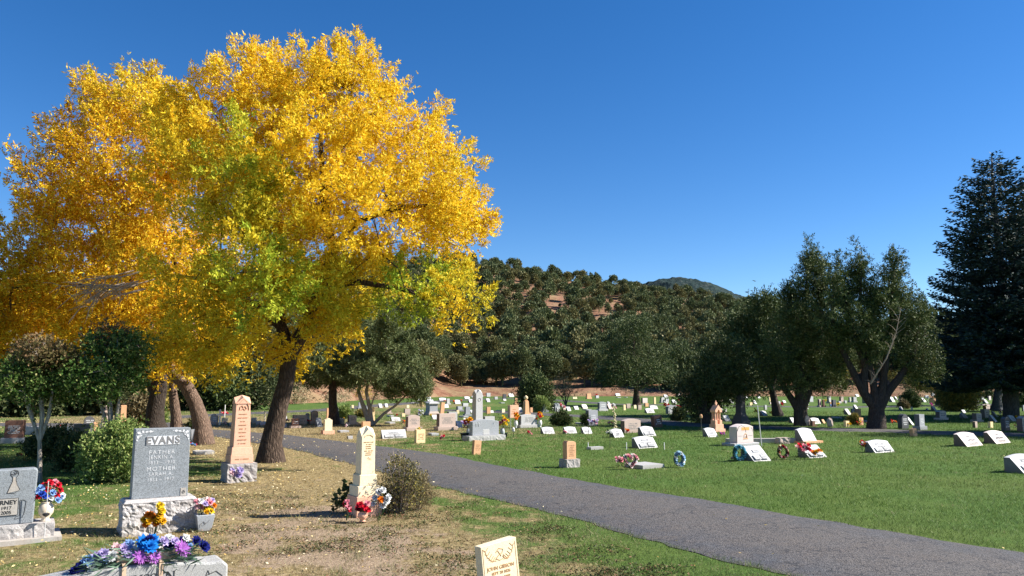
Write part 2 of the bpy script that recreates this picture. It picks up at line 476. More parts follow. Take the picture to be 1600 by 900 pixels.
# ------------------------------------------------------------------ the lanes
NEAR_E = [(-60,664),(0,665.5),(120,667),(200,669),(270,673.5),(340,682),(430,696),(480,706),(550,724),(620,742),(700,763),(800,785),(910,812),(1050,852),(1150,876),(1240,898)]
FAR_E = [(-60,660),(0,660.5),(120,661),(200,663),(270,666.5),(340,671),(442,678),(550,691),(640,702),(700,710),(800,730),(950,757),(1100,779),(1350,822),(1600,861)]
ne = np.array([G(*p) for p in NEAR_E]); fe = np.array([G(*p) for p in FAR_E])
def ext(a):
    d = unit((a[-1]-a[-3])[None])[0]; return np.vstack([a, a[-1]+d*4, a[-1]+d*12])
ne, fe = ext(ne), ext(fe)
def edgeX(e, Y): return np.interp(Y, e[::-1,1], e[::-1,0])
def on_road(X, Y, m=0.0):
    return (X > edgeX(ne, Y)-m) & (X < edgeX(fe, Y)+m)
def left_of_road(X, Y): return X < edgeX(ne, Y)
def resample(a, n):
    s = np.r_[0, np.cumsum(np.linalg.norm(np.diff(a, axis=0), axis=1))]; t = np.linspace(0, s[-1], n)
    return np.c_[np.interp(t, s, a[:,0]), np.interp(t, s, a[:,1])]
def asphalt():
    m, t, out = nt('worn_asphalt'); v = coords(t)
    a = noise(t, v, 62, 3, .8); b = noise(t, v, 1.1, 5, .6)
    # wheel tracks follow the lane, stored as a value across its width
    at = N(t, 'ShaderNodeAttribute', attribute_name='u')
    vr = N(t, 'ShaderNodeTexVoronoi'); vr.inputs['Scale'].default_value = 70; L(t, v, vr.inputs['Vector'])
    base = mixc(t, ramp(t, at.outputs['Fac'], [(.0,(0,0,0)),(.10,(.1,.1,.1)),(.25,(.75,.75,.75)),(.4,(1,1,1)),(.65,(1,1,1)),(.78,(.5,.5,.5)),(.95,(0,0,0))]), (.080,.085,.098), (.124,.112,.104))
    base = mixc(t, ramp(t, b, [(.35,(0,0,0)),(.7,(1,1,1))]), base, mixc(t, .4, base, (.16,.145,.13)))
    sp = ramp(t, a, [(.38,(.16,.16,.16)),(.5,(.9,.9,.9)),(.64,(1.0,1.0,1.0)),(.72,(1,1,1))])
    pt = noise(t, v, 2.6, 6, .7); base = mixc(t, ramp(t, pt, [(.40,(0,0,0)),(.62,(.8,.8,.8))]), base, (.135,.115,.10)); pt2 = noise(t, v, 26, 4, .8); base = mixc(t, ramp(t, pt2, [(.50,(0,0,0)),(.60,(.8,.8,.8))]), base, (.045,.045,.05))
    base = mixc(t, 1.0, base, sp, 'MULTIPLY')
    base = mixc(t, ramp(t, a, [(.62,(0,0,0)),(.70,(.8,.8,.8))]), base, (.25,.23,.22))
    wv = N(t, 'ShaderNodeVectorMath', operation='ADD'); nzc = N(t, 'ShaderNodeTexNoise'); nzc.inputs['Scale'].default_value = 3.0; L(t, v, nzc.inputs['Vector']); L(t, v, wv.inputs[0]); L(t, nzc.outputs['Color'], wv.inputs[1]); vc = N(t, 'ShaderNodeTexVoronoi', feature='DISTANCE_TO_EDGE'); vc.inputs['Scale'].default_value = .8; L(t, wv.outputs[0], vc.inputs['Vector'])
    cr = ramp(t, vc.outputs['Distance'], [(.004,(1,1,1)),(.014,(0,0,0))])
    base = mixc(t, math_(t, 'MULTIPLY', cr, .75), base, (.03,.03,.033))
    h = math_(t, 'ADD', math_(t, 'MULTIPLY', a, .8), math_(t, 'MULTIPLY', vr.outputs['Distance'], .7))
    bsdf(t, out, base, .8, h, .7, .012, .3); return m
M['asphalt'] = asphalt()
def strip(name, A, B, mat, z=.008, nx=10, jag=.10):
    n = len(A); V = []; U = []
    for i in range(n):
        for j in range(nx+1):
            u = j/nx; p = A[i]*(1-u)+B[i]*u
            if j in (0, nx):
                d = unit((B[i]-A[i])[None])[0]; k = jag*mnoise.noise(Vector((p[0]*1.7, p[1]*1.7, 3)))+jag*.6*mnoise.noise(Vector((p[0]*7, p[1]*7, 3)))
                p = p+d*k
            V.append((p[0], p[1], z-.022+.045*math.sin(u*math.pi)**.7)); U.append(u)
    Fs = [(i*(nx+1)+j, i*(nx+1)+j+1, (i+1)*(nx+1)+j+1, (i+1)*(nx+1)+j) for i in range(n-1) for j in range(nx)]
    me = bpy.data.meshes.new(name); me.from_pydata(V, [], Fs); me.update()
    if me.polygons[0].normal.z < 0: me.flip_normals()
    a = me.attributes.new('u', 'FLOAT', 'POINT'); a.data.foreach_set('value', np.array(U, np.float32))
    o = link(name, me, mat); tag(o, kind='structure'); return o
# the same arc parameter on both sides
strip('lane', resample(ne, 260), resample(fe, 260), M['asphalt'])
def path(name, pxs, w, z):
    P = np.array([G(*p) for p in pxs]); P = resample(P, 60); T = np.gradient(P, axis=0); T = unit(T); Nn = np.c_[-T[:,1], T[:,0]]
    return strip(name, P-Nn*w/2, P+Nn*w/2, M['asphalt'], z, 4, .08), P
r2, P2 = path('cross_lane', [(690,640.5),(770,643),(850,647),(930,651),(1010,657),(1090,664),(1200,668),(1320,671),(1450,675),(1600,679),(1800,684)], 2.4, .006)
r3, P3 = path('upper_lane', [(780,622.2),(860,624.5),(910,628),(960,631.5),(1100,633.5),(1250,635.5),(1330,636),(1450,634),(1600,631)], 2.2, .006)
r4, P4 = path('far_lane', [(180,657),(300,650),(400,645),(500,641),(570,635),(620,631),(680,627),(760,623.3)], 2.6, .0075)
M2 = [P2, P3, P4]

# ------------------------------------------------------------------ ground
CTRL = [(1300,750,0,0),(1500,800,0,0),(1000,700,.04,0),(1200,680,0,0),(1500,660,0,0),(900,742,.12,0),(700,690,.3,0),(600,677,.6,.1),(500,680,.85,.15),(450,670,.9,.2),
 (760,715,.18,0),(650,698,.4,0),(1100,640,.03,0),(700,640,.3,0),(640,635,.6,.1),(620,650,.35,0),(600,645,.5,0),(800,640,.12,0),(900,655,.3,0),(1000,652,.25,0),(750,625,.2,0),
 (350,664,.7,.2),(450,633,.05,0),(900,622,.05,0),(1300,620,.05,0),(1550,615,.1,0),(1600,860,.03,0),(1250,800,.03,0),
 (1150,890,.12,0),(1050,865,.2,0),(950,835,.25,0),(880,825,.25,0),(860,870,.4,.1),(700,785,.3,0),(760,805,.35,0),(650,805,.85,.4),(600,850,.9,.75),(450,850,.85,.7),(500,800,.95,.7),(400,820,.9,.6),
 (550,885,.8,.7),(700,860,.75,.5),(790,890,.6,.3),(350,800,.8,.3),(330,770,.6,.1),(420,765,.8,.35),(500,745,.75,.3),(450,725,.7,.1),(380,705,.8,.2),(600,765,.75,.3),(640,770,.6,.2),
 (150,780,.35,0),(100,760,.15,0),(250,860,.55,.1),(130,850,.5,.05),(50,880,.5,.05),(30,740,.05,0),(100,740,0,0),(200,720,.1,0),(50,700,.2,0),(335,735,.3,0),(300,700,.75,.2),(0,690,.2,0),(420,890,.7,.5)]
cxy = np.array([G(c[0], c[1]) for c in CTRL]); cv = np.array([[c[2], c[3]] for c in CTRL])
cl = np.c_[cxy[:,0]/cxy[:,1]*1.4, np.log(cxy[:,1])]
cside = np.array([1 if left_of_road(x, y) else 0 for x, y in cxy])
def ground_state(X, Y):
    Ys = np.maximum(Y, 3.5); q = np.c_[X/Ys*1.4, np.log(Ys)]
    d2 = ((q[:,None,:]-cl[None])**2).sum(2)
    sd = left_of_road(X, Y).astype(float)
    w = 1/(d2+.002)**1.6*np.where(np.abs(sd[:,None]-cside[None]) > .5, .02, 1)
    return (w@cv)/w.sum(1, keepdims=True)
def axis(lo, hi, fine, grow_):
    a = list(np.arange(lo, hi, fine)); s = fine
    while a[-1] < 3500: s *= grow_; a.append(a[-1]+s)
    s = fine
    while a[0] > -3500: s *= grow_; a.insert(0, a[0]-s)
    return np.array(a)
gx = axis(-12, 14, .16, 1.09); gy = axis(2.5, 27, .16, 1.08)
XX, YY = np.meshgrid(gx, gy); V = np.c_[XX.ravel(), YY.ravel(), np.zeros(XX.size)]
st = np.concatenate([ground_state(V[i:i+20000,0], V[i:i+20000,1]) for i in range(0, len(V), 20000)])
near = (np.abs(V[:,0]) < 25) & (V[:,1] > 0) & (V[:,1] < 60)
hh = np.array([mnoise.noise(Vector((v[0]*1.1, v[1]*1.1, 0)))*.018+mnoise.noise(Vector((v[0]*4, v[1]*4, 0)))*.008 if n else 0 for v, n in zip(V, near)])
rd = on_road(V[:,0], V[:,1], .25)
V[:,2] = np.where(rd, -.02, hh-.012)
nx_, ny_ = len(gx), len(gy)
ii, jj = np.meshgrid(np.arange(nx_-1), np.arange(ny_-1)); a = (jj*nx_+ii).ravel()
Fq = np.c_[a, a+1, a+1+nx_, a+nx_]
me = bpy.data.meshes.new('ground'); me.from_pydata(V.tolist(), [], Fq.tolist()); me.update()
me.polygons.foreach_set('use_smooth', [True]*len(me.polygons))
for i, an in enumerate(('dry', 'soil')):
    at = me.attributes.new(an, 'FLOAT', 'POINT'); at.data.foreach_set('value', st[:,i].astype(np.float32))
def ground_mat():
    m, t, out = nt('turf_and_soil'); v = coords(t)
    ad = N(t, 'ShaderNodeAttribute', attribute_name='dry').outputs['Fac']; as_ = N(t, 'ShaderNodeAttribute', attribute_name='soil').outputs['Fac']
    n1 = noise(t, v, 1.6, 6, .65); n2 = noise(t, v, 14, 5, .7); n3 = noise(t, v, 60, 4, .75); n0 = noise(t, v, .35, 4, .6)
    green = ramp(t, n2, [(.3, (.036,.070,.014)), (.52, (.066,.122,.024)), (.75, (.11,.165,.04))])
    green = mixc(t, ramp(t, n0, [(.42,(0,0,0)),(.6,(.75,.75,.75))]), green, (.095,.135,.030))
    dry = ramp(t, n2, [(.3, (.085,.062,.028)), (.5, (.24,.18,.085)), (.70, (.42,.33,.17))])
    soil = ramp(t, n3, [(.32, (.11,.072,.045)), (.5, (.29,.21,.14)), (.70, (.45,.35,.245))])
    fd = math_(t, 'ADD', ad, math_(t, 'MULTIPLY', math_(t, 'SUBTRACT', n1, .5), 1.5))
    fd = ramp(t, fd, [(.36,(0,0,0)),(.56,(1,1,1))])
    fs = math_(t, 'ADD', as_, math_(t, 'MULTIPLY', math_(t, 'SUBTRACT', n1, .5), -1.6))
    fs = math_(t, 'ADD', fs, math_(t, 'MULTIPLY', math_(t, 'SUBTRACT', n2, .5), .8))
    fs = ramp(t, fs, [(.42,(0,0,0)),(.6,(1,1,1))])
    c = mixc(t, fd, green, dry); c = mixc(t, fs, c, soil)
    h = math_(t, 'ADD', math_(t, 'MULTIPLY', n2, 1), math_(t, 'MULTIPLY', n3, .5))
    bsdf(t, out, c, .95, h, .8, .03, .1); return m
tag(link('ground', me, ground_mat()), kind='structure')

def grass_mat():
    m, t, out = nt('grass_blade'); g = N(t, 'ShaderNodeNewGeometry')
    r = g.outputs['Random Per Island']; at = N(t, 'ShaderNodeAttribute', attribute_name='g').outputs['Fac']
    c = mixc(t, at, ramp(t, r, [(0, (.050,.105,.018)), (.6, (.090,.168,.030)), (.95, (.14,.225,.05)), (1, (.34,.34,.13))]),
             ramp(t, r, [(0, (.12,.095,.045)), (.4, (.27,.215,.11)), (.8, (.38,.31,.17)), (1, (.55,.47,.28))]))
    d = N(t, 'ShaderNodeBsdfPrincipled'); d.inputs['Roughness'].default_value = .5; d.inputs['Specular IOR Level'].default_value = .1; L(t, c, d.inputs['Base Color'])
    tr = N(t, 'ShaderNodeBsdfTranslucent'); L(t, c, tr.inputs[0]); mx = N(t, 'ShaderNodeMixShader'); mx.inputs[0].default_value = .3
    L(t, d.outputs[0], mx.inputs[1]); L(t, tr.outputs[0], mx.inputs[2]); L(t, mx.outputs[0], out.inputs[0]); return m
M['grass'] = grass_mat()
KEEP = []       # footprints that grass keeps off: (x, y, radius)
def scatter(n, y0, y1, a0=-.74, a1=.74):
    Y = np.exp(rng.uniform(math.log(y0), math.log(y1), n)); X = rng.uniform(a0, a1, n)*Y; return X, Y
def noise2(X, Y, s, seed=0): return np.array([mnoise.noise(Vector((x*s+seed, y*s, seed))) for x, y in zip(X, Y)])
def do_grass():
    X, Y = scatter(520000, 4.0, 48)
    st = np.concatenate([ground_state(X[i:i+20000], Y[i:i+20000]) for i in range(0, len(X), 20000)])
    n1 = noise2(X, Y, 1.6); n2 = noise2(X, Y, 5, 4); n4 = noise2(X, Y, .5, 9)
    dryf = np.clip((st[:,0]+n1*.55+n2*.3-.30)/.3, 0, 1)
    left = left_of_road(X, Y)
    soil = st[:,1]-n1*.9-n2*.5
    ok = ~on_road(X, Y, -.05-.05*0) & ~((soil > .55) & (rng.random(len(X)) < .8)) & ~((st[:,1] > .25) & (soil > .2) & (rng.random(len(X)) < .35)) & (rng.random(len(X)) > .25*left*(Y > 12))
    for P in M2:
        for q in P[::2]: ok &= ((X-q[0])**2+(Y-q[1])**2 > 1.3**2)
    for (kx, ky, kr) in KEEP: ok &= ((X-kx)**2+(Y-ky)**2 > kr**2)
    X, Y, dryf, left, n2, n4 = X[ok], Y[ok], dryf[ok], left[ok], n2[ok], n4[ok]
    n = len(X); isdry = (rng.random(n) < dryf)
    tall = 1+.7*np.clip(n2, -.6, 1)
    H = np.where(isdry, rng.uniform(.012, .040, n), rng.uniform(.018, .042, n))*tall*np.where(left, .85, 1.05)*(1+np.clip((Y-10)/40, 0, .6))
    tuft = (noise2(X, Y, 5, 2) > .26) & left & (Y < 12); H = np.where(tuft, H*2.0, H); isdry = isdry & ~(tuft & (rng.random(n) < .6))
    Wd = np.clip(.0030*(Y/5.5)**.95, .0030, .016)*rng.uniform(.7, 1.4, n)
    az = rng.uniform(0, 2*math.pi, n); lean = rng.uniform(.2, 1.1, n)*np.where(isdry, 1.6, 1)
    P = np.c_[X, Y, np.full(n, -.012)]
    ax = rng.uniform(0, 2*math.pi, n); Sv = np.c_[np.cos(ax), np.sin(ax), np.zeros(n)]*Wd[:,None]*.5
    tip = P+np.c_[np.cos(az)*H*lean, np.sin(az)*H*lean, H]
    V = np.stack([P-Sv, P+Sv, tip], 1).reshape(-1,3)
    g = np.repeat(np.where(isdry, 1.0, np.clip(.12+.25*n4+.1*(left), 0, .45)), 3)
    for nm, sel, lab in (('dry_grass', left, 'sparse dry and green grass on the near side of the lane'), ('lawn_grass', ~left, 'lush mown green lawn across the lane')):
        s3 = np.repeat(sel, 3)
        o = link(nm, np_mesh(nm, V[s3], 3, {'g': g[s3]}), M['grass']); tag(o, lab, 'grass', kind='stuff')
def flecks(n, sel, size, name, label, mat, zmax=.03):
    X, Y = scatter(n, 4.2, 45)
    ok = sel(X, Y)
    for (kx, ky, kr) in KEEP: ok &= ((X-kx)**2+(Y-ky)**2 > (kr*.8)**2)
    X, Y = X[ok], Y[ok]; n = len(X)
    P = np.c_[X, Y, np.where(on_road(X, Y), .036, rng.uniform(.004, zmax, n))]
    az = rng.uniform(0, 2*math.pi, n); D = np.c_[np.cos(az), np.sin(az), rng.uniform(-.1, .5, n)]
    s = size*rng.uniform(.6, 1.3, n)*(1+np.clip((Y-8)/30, 0, .8))
    V = leaf_quads(P, D, s, s*.45, .0)
    o = link(name, np_mesh(name, V, 4), mat); tag(o, label, 'leaves', kind='stuff')
M['litter'] = foliage('fallen_leaf', [(0, (.30,.18,.05)), (.3, (.50,.34,.10)), (.7, (.70,.55,.25)), (1, (.80,.72,.50))], .1)
M['litter_b'] = foliage('fallen_brown_leaf', [(0, (.10,.06,.035)), (.5, (.24,.14,.08)), (1, (.42,.24,.16))], .05)
M['weed'] = foliage('creeping_weed', [(0, (.04,.05,.018)), (.5, (.10,.115,.04)), (.75, (.17,.13,.06)), (1, (.26,.11,.07))], .1)
def sel_left(X, Y):
    lf = left_of_road(X, Y)|on_road(X, Y)
    px = 800+X/Y*1200
    p = np.clip((720-px)/350, .03, 1)*np.clip((Y-5)/8, .18, 1)*np.where(on_road(X, Y), .42, 1)*np.clip(.75+1.0*noise2(X, Y, .9, 7), .1, 1.5)
    py = 600+1980/Y
    p = np.where((px < 190) & (py > 690) & (py < 745), p*.15, p)
    return lf & (rng.random(len(X)) < p)
def sel_right(X, Y):
    px = 800+X/Y*1200
    e = np.clip(1-(X-edgeX(fe, Y))/.45, 0, 1)
    p = np.clip((900-px)/500, .012, 1)*.22+e*.35*np.clip((1250-px)/500, 0.02, 1)
    return ~left_of_road(X, Y) & ~on_road(X, Y, -.12) & (rng.random(len(X)) < p)
def sel_soil(X, Y):
    px = 800+X/Y*1200
    return left_of_road(X, Y) & (px > 330) & (px < 900) & (Y < 11) & (noise2(X, Y, 2.2, 3) > .02)

def weeds():
    P_, D_, Lh = [], [], []
    cs = 0
    while cs < 620:
        y = math.exp(random.uniform(math.log(4.2), math.log(12.5))); x = random.uniform(-.42, .22)*y
        if not left_of_road(x, y) or edgeX(ne, y)-x < .5: continue
        if mnoise.noise(Vector((x*.9, y*.9, 11))) < -.12: continue
        cs += 1; r = random.uniform(.05, .26); hgt = random.uniform(.012, .045)
        kx, ky = random.uniform(.6,1.6), random.uniform(.5,1)
        for k in range(int(60*r/.15)):
            a = random.uniform(0, 6.28); q = r*random.random()**.6; P_.append((x+math.cos(a)*q*kx, y+math.sin(a)*q*ky, random.uniform(0, hgt)*(1-q/r*.6)))
            D_.append((math.cos(a)+random.uniform(-.8,.8), math.sin(a)+random.uniform(-.8,.8), random.uniform(-.1,.9))); Lh.append(random.uniform(.012,.034))
    o = link('creeping_weeds', np_mesh('creeping_weeds', leaf_quads(np.array(P_), np.array(D_), Lh, np.array(Lh)*.42), 4), M['weed']); tag(o, 'low dark and reddish weed patches creeping over the bare soil', 'weeds', kind='stuff')

# ------------------------------------------------------------------ the slope behind
def Yb(X):      # where the bank starts
    return np.interp(X, [-80,-26,-19,-13,-8,0,40,70,200], [48,56,62,90,104,106,106,96,96])
def bankh(X): return np.interp(X, [-80,-30,-19,-8,20,45,60,200], [2.4,2.2,2.0,1.35,1.35,2.0,3.2,4.0])
RPX = [(-2000,480),(0,450),(300,435),(550,420),(640,417),(730,409),(800,416),(850,424),(950,440),(1050,458),(1120,474),(1160,485),(1190,494),(1240,508),(1300,528),(1400,552),(1500,566),(2600,574)]
YR = 330.0
def ridge_h(X):
    px = 800+F*X/YR; return 1.65+(600-np.interp(px, [p[0] for p in RPX], [p[1] for p in RPX]))*YR/F*1.0
def hill_h(X, Y):
    X = np.asarray(X, float); Y = np.asarray(Y, float)
    b = Yb(X); u = Y-b; bh = bankh(X)
    bank = bh*np.clip(u/11, 0, 1)**.8-.35*(u < 0)*np.clip(-u/3, 0, 1)
    rh = ridge_h(X)
    s = np.clip((Y-b-16)/(YR-b-16), 0, 1); sl = (rh-bh)*(s**1.12*(1-.10*np.sin(s*math.pi)))
    back = -np.clip(Y-YR, 0, 1e9)*.30
    return bank+sl+back
def terrain():
    xs = np.arange(-190, 240, 2.4); ys = np.r_[np.arange(44, 130, 1.2), np.arange(130, 470, 3.2)]
    X, Y = np.meshgrid(xs, ys); x = X.ravel(); y = Y.ravel(); z = hill_h(x, y)
    b = y-Yb(x)
    z += np.array([mnoise.noise(Vector((a*.02, c*.02, 0)))*3.0+mnoise.noise(Vector((a*.09, c*.09, 5)))*1.1 for a, c in zip(x, y)])*np.clip((b-14)/30, 0, 1)
    z += np.array([mnoise.noise(Vector((a*.5, c*.5, 9)))*.35+mnoise.noise(Vector((a*1.3, c*1.3, 9)))*.15 for a, c in zip(x, y)])*np.clip(b/3, 0, 1)*np.clip(1-(b-20)/30, .3, 1)
    z = np.where(b < -1.5, -1.2, z)
    nx, ny = len(xs), len(ys); ii, jj = np.meshgrid(np.arange(nx-1), np.arange(ny-1)); a = (jj*nx+ii).ravel()
    me = bpy.data.meshes.new('hillside'); me.from_pydata(np.c_[x, y, z].tolist(), [], np.c_[a, a+1, a+1+nx, a+nx].tolist()); me.update()
    me.polygons.foreach_set('use_smooth', [True]*len(me.polygons))
    m, t, out = nt('red_soil'); v = coords(t)
    n1 = noise(t, v, .05, 5, .6); n2 = noise(t, v, .9, 6, .7); n3 = noise(t, v, .25, 5, .6)
    c = ramp(t, n2, [(.3, (.085,.042,.024)), (.5, (.20,.098,.058)), (.7, (.30,.19,.12))])
    c = mixc(t, ramp(t, n3, [(.48,(0,0,0)),(.62,(.85,.85,.85))]), c, (.24,.17,.09))
    c = mixc(t, ramp(t, n1, [(.45,(0,0,0)),(.7,(.5,.5,.5))]), c, (.30,.18,.12))
    bsdf(t, out, c, .95, n2, .9, .3, .1)
    tag(link('hillside', me, m), kind='structure')
    return me
HM = terrain()
from mathutils.bvhtree import BVHTree
_bm = bmesh.new(); _bm.from_mesh(HM); BV = BVHTree.FromBMesh(_bm); _bm.free()
def HZ(x, y):
    h = BV.ray_cast(Vector((x, y, 400)), Vector((0,0,-1)))
    return max(0, h[0].z) if h[0] is not None else 0
def crown_mesh(n, r, h, leaf, z0, seed, trunk=True, base_r=.12):
    """rounded, broken pinyon or juniper crown with leaf tufts; returns (V quads)"""
    g = np.random.default_rng(seed)
    nl = g.integers(6, 11); cs = []
    for k in range(nl):
        a = g.uniform(0, 6.28); q = g.uniform(0, .58); zz = z0+h*g.uniform(.2, .78)
        cs.append((q*r*math.cos(a), q*r*math.sin(a), zz, r*g.uniform(.34, .6), h*g.uniform(.16, .30)))
    cs.append((0, 0, z0+h*.5, r*.7, h*.42)); cs.append((g.uniform(-.2,.2)*r, g.uniform(-.2,.2)*r, z0+h*.78, r*.38, h*.24))
    w = np.array([c[3]**2 for c in cs]); k = g.choice(len(cs), n, p=w/w.sum()); cc = np.array(cs)[k]
    d = g.normal(size=(n,3)); d /= np.linalg.norm(d, axis=1, keepdims=True); d[:,2] = np.where(d[:,2] < -.35, -d[:,2], d[:,2])
    q = g.uniform(.72, 1.05, (n,1))
    P = cc[:,:3]+d*q*np.c_[cc[:,3], cc[:,3], cc[:,4]]
    D = unit(d+g.normal(size=(n,3))*.6+np.array([0,0,.5]))
    ln = leaf*g.uniform(.6, 1.4, n)
    S1 = unit(np.cross(D, g.normal(size=(n,3))))
    m = P+D*ln[:,None]*.5
    V = np.stack([P-D*ln[:,None]*.2, m+S1*ln[:,None]*.32, P+D*ln[:,None], m-S1*ln[:,None]*.32], 1).reshape(-1,3)
    if trunk:
        T = []
        for j in range(6):
            a0, a1 = j*math.pi/3, (j+1)*math.pi/3
            T += [(base_r*math.cos(a0), base_r*math.sin(a0), -.4), (base_r*math.cos(a1), base_r*math.sin(a1), -.4), (base_r*.6*math.cos(a1), base_r*.6*math.sin(a1), z0+h*.5), (base_r*.6*math.cos(a0), base_r*.6*math.sin(a0), z0+h*.5)]
        V = np.vstack([V, np.array(T)])
    return V
def forest():
    # candidate spots on a jittered grid
    spots = []
    s = 3.55
    for y in np.arange(60, 400, s*.9):
        for x in np.arange(-175, 190, s):
            xx = x+random.uniform(-.48,.48)*s; yy = y+random.uniform(-.48,.48)*s
            b = yy-Yb(xx)
            if b < 9.5 or yy > 350: continue
            px = 800+F*xx/yy
            if px < -60 or px > 1640: continue
            if (px < 380 or px > 1300) and b > 70: continue
            t = (yy-110)/230
            d = mnoise.noise(Vector((xx*.05, yy*.03, 3)))*.45+mnoise.noise(Vector((xx*.13, yy*.09, 8)))*.5
            py = 600-F*(HZ(xx, yy)-1.65)/yy
            bare = 0.0
            if yy > 165: bare = .20
            if yy > 190 and px > 780: bare = .40+.08*(px > 850)*(px < 1100)
            if py < 440 and px > 700: bare = .31
            if px > 1100 and yy > 160: bare = .22
            if random.random() < bare+d*.9: continue
            spots.append((yy, xx, px))
    spots.sort()
    var = []
    for k in range(7):
        r, h = ((2.5,4.6),(2.9,5.2),(2.2,4.0),(2.7,4.4),(2.0,4.8),(3.1,5.6),(2.4,3.8))[k]
        me = np_mesh('pinyon', crown_mesh(6500, r, h, .22, .35, 50+k), 4)
        me.materials.append((M['needle_h'], M['needle_h2'])[k % 3 == 1]); var.append(me)
    nI = 0; rest = []
    inst = [q for q in spots if 300 < q[2] < 1330][:285]
    inst_set = set(inst)
    for (y, x, px) in inst:
        o = bpy.data.objects.new('pinyon_tree', var[nI % 7] if random.random() < .7 else random.choice(var)); C.objects.link(o); nI += 1
        s_ = random.choice((.5,.65,.8,.9,1.0,1.1))*random.uniform(.85,1.1)*(1.06 if y-Yb(x) < 30 else 1)
        o.location = (x, y, HZ(x, y)-.1); o.rotation_euler = (0, 0, random.uniform(0, 6.28)); o.scale = (s_*random.uniform(.9,1.15), s_, s_*random.uniform(.85,1.2))
        row = 'front row at the foot of the slope' if y-Yb(x) < 26 else ('lower slope' if y < 175 else 'middle of the slope')
        tag(o, 'dark green pinyon or juniper tree in the dense wood on the '+row if 'front' not in row else 'rounded dark green tree in the '+row, 'tree', 'trees in the dense wood, '+row)
    rest = [q for q in spots if q not in inst_set]
    sm = [crown_mesh(1000, *(((2.5,4.6),(2.9,5.0),(2.2,4.0),(2.6,4.4),(2.0,4.8))[k % 5]), .43, .3, 90+k, True) for k in range(8)]
    parts = [[], []]
    for (y, x, px) in rest:
        v = sm[random.randrange(8)]; a = random.uniform(0, 6.28); s_ = random.choice((.35,.5,.6,.75,.9,1.05))*random.uniform(.85,1.15); zz = random.uniform(.85, 1.25)
        if y-Yb(x) < 60 and (px < 300 or px > 1330): s_ *= 1.35
        c, s1 = math.cos(a), math.sin(a)
        w = np.c_[(v[:,0]*c-v[:,1]*s1)*s_+x, (v[:,0]*s1+v[:,1]*c)*s_+y, v[:,2]*s_*zz+HZ(x, y)-.1]
        parts[0 if random.random() < .68 else 1].append(w)
    V = np.vstack(parts[0]+parts[1]); me = np_mesh('hill_forest', V, 4)
    me.materials.append(M['needle_h']); me.materials.append(M['needle_h2'])
    n0 = sum(len(p) for p in parts[0])//4; mi = np.zeros(len(V)//4, np.int32); mi[n0:] = 1
    me.polygons.foreach_set('material_index', mi)
    o = bpy.data.objects.new('hill_forest', me); C.objects.link(o)
    tag(o, 'distant pinyon and juniper woodland covering the red soil hill', 'woodland', kind='stuff')
    print('forest', len(spots), len(inst), len(rest))
forest()
def far_mountain():
    prof = [(900,470),(1000,446),(1030,431),(1060,427),(1090,430),(1105,436),(1130,449),(1160,461),(1200,473),(1260,492),(1400,520),(1600,540),(1900,560)]
    Y0 = 1300.; xs = np.linspace((880-800)/F*Y0, (1900-800)/F*Y0, 260); ys = np.linspace(800, 1500, 90)
    X, Y = np.meshgrid(xs, ys); x = X.ravel(); y = Y.ravel()
    top = 1.65+(600-np.interp(800+F*x/Y0, [p[0] for p in prof], [p[1] for p in prof]))*Y0/F
    s = np.clip((y-800)/(Y0-800), 0, 1); z = top*np.where(y < Y0, s**.9, 1-(y-Y0)/400)
    z += np.array([mnoise.fractal(Vector((a*.012, c*.012, 0)), 1.0, 2.0, 5)*9+mnoise.noise(Vector((a*.14, c*.14, 0)))*2.2 for a, c in zip(x, y)])
    nx, ny = len(xs), len(ys); ii, jj = np.meshgrid(np.arange(nx-1), np.arange(ny-1)); a = (jj*nx+ii).ravel()
    me = bpy.data.meshes.new('far_mountain'); me.from_pydata(np.c_[x, y, z].tolist(), [], np.c_[a, a+1, a+1+nx, a+nx].tolist()); me.update()
    m, t, out = nt('far_forest_slope'); v = coords(t)
    n1 = noise(t, v, .10, 5, .75); n2 = noise(t, v, .03, 4, .6)
    c = ramp(t, n1, [(.42, (.016,.030,.030)), (.58, (.034,.050,.046)), (.70, (.11,.10,.09))])
    bsdf(t, out, c, 1, n1, .8, 4, .05)
    tag(link('far_mountain', me, m), kind='structure')
far_mountain()
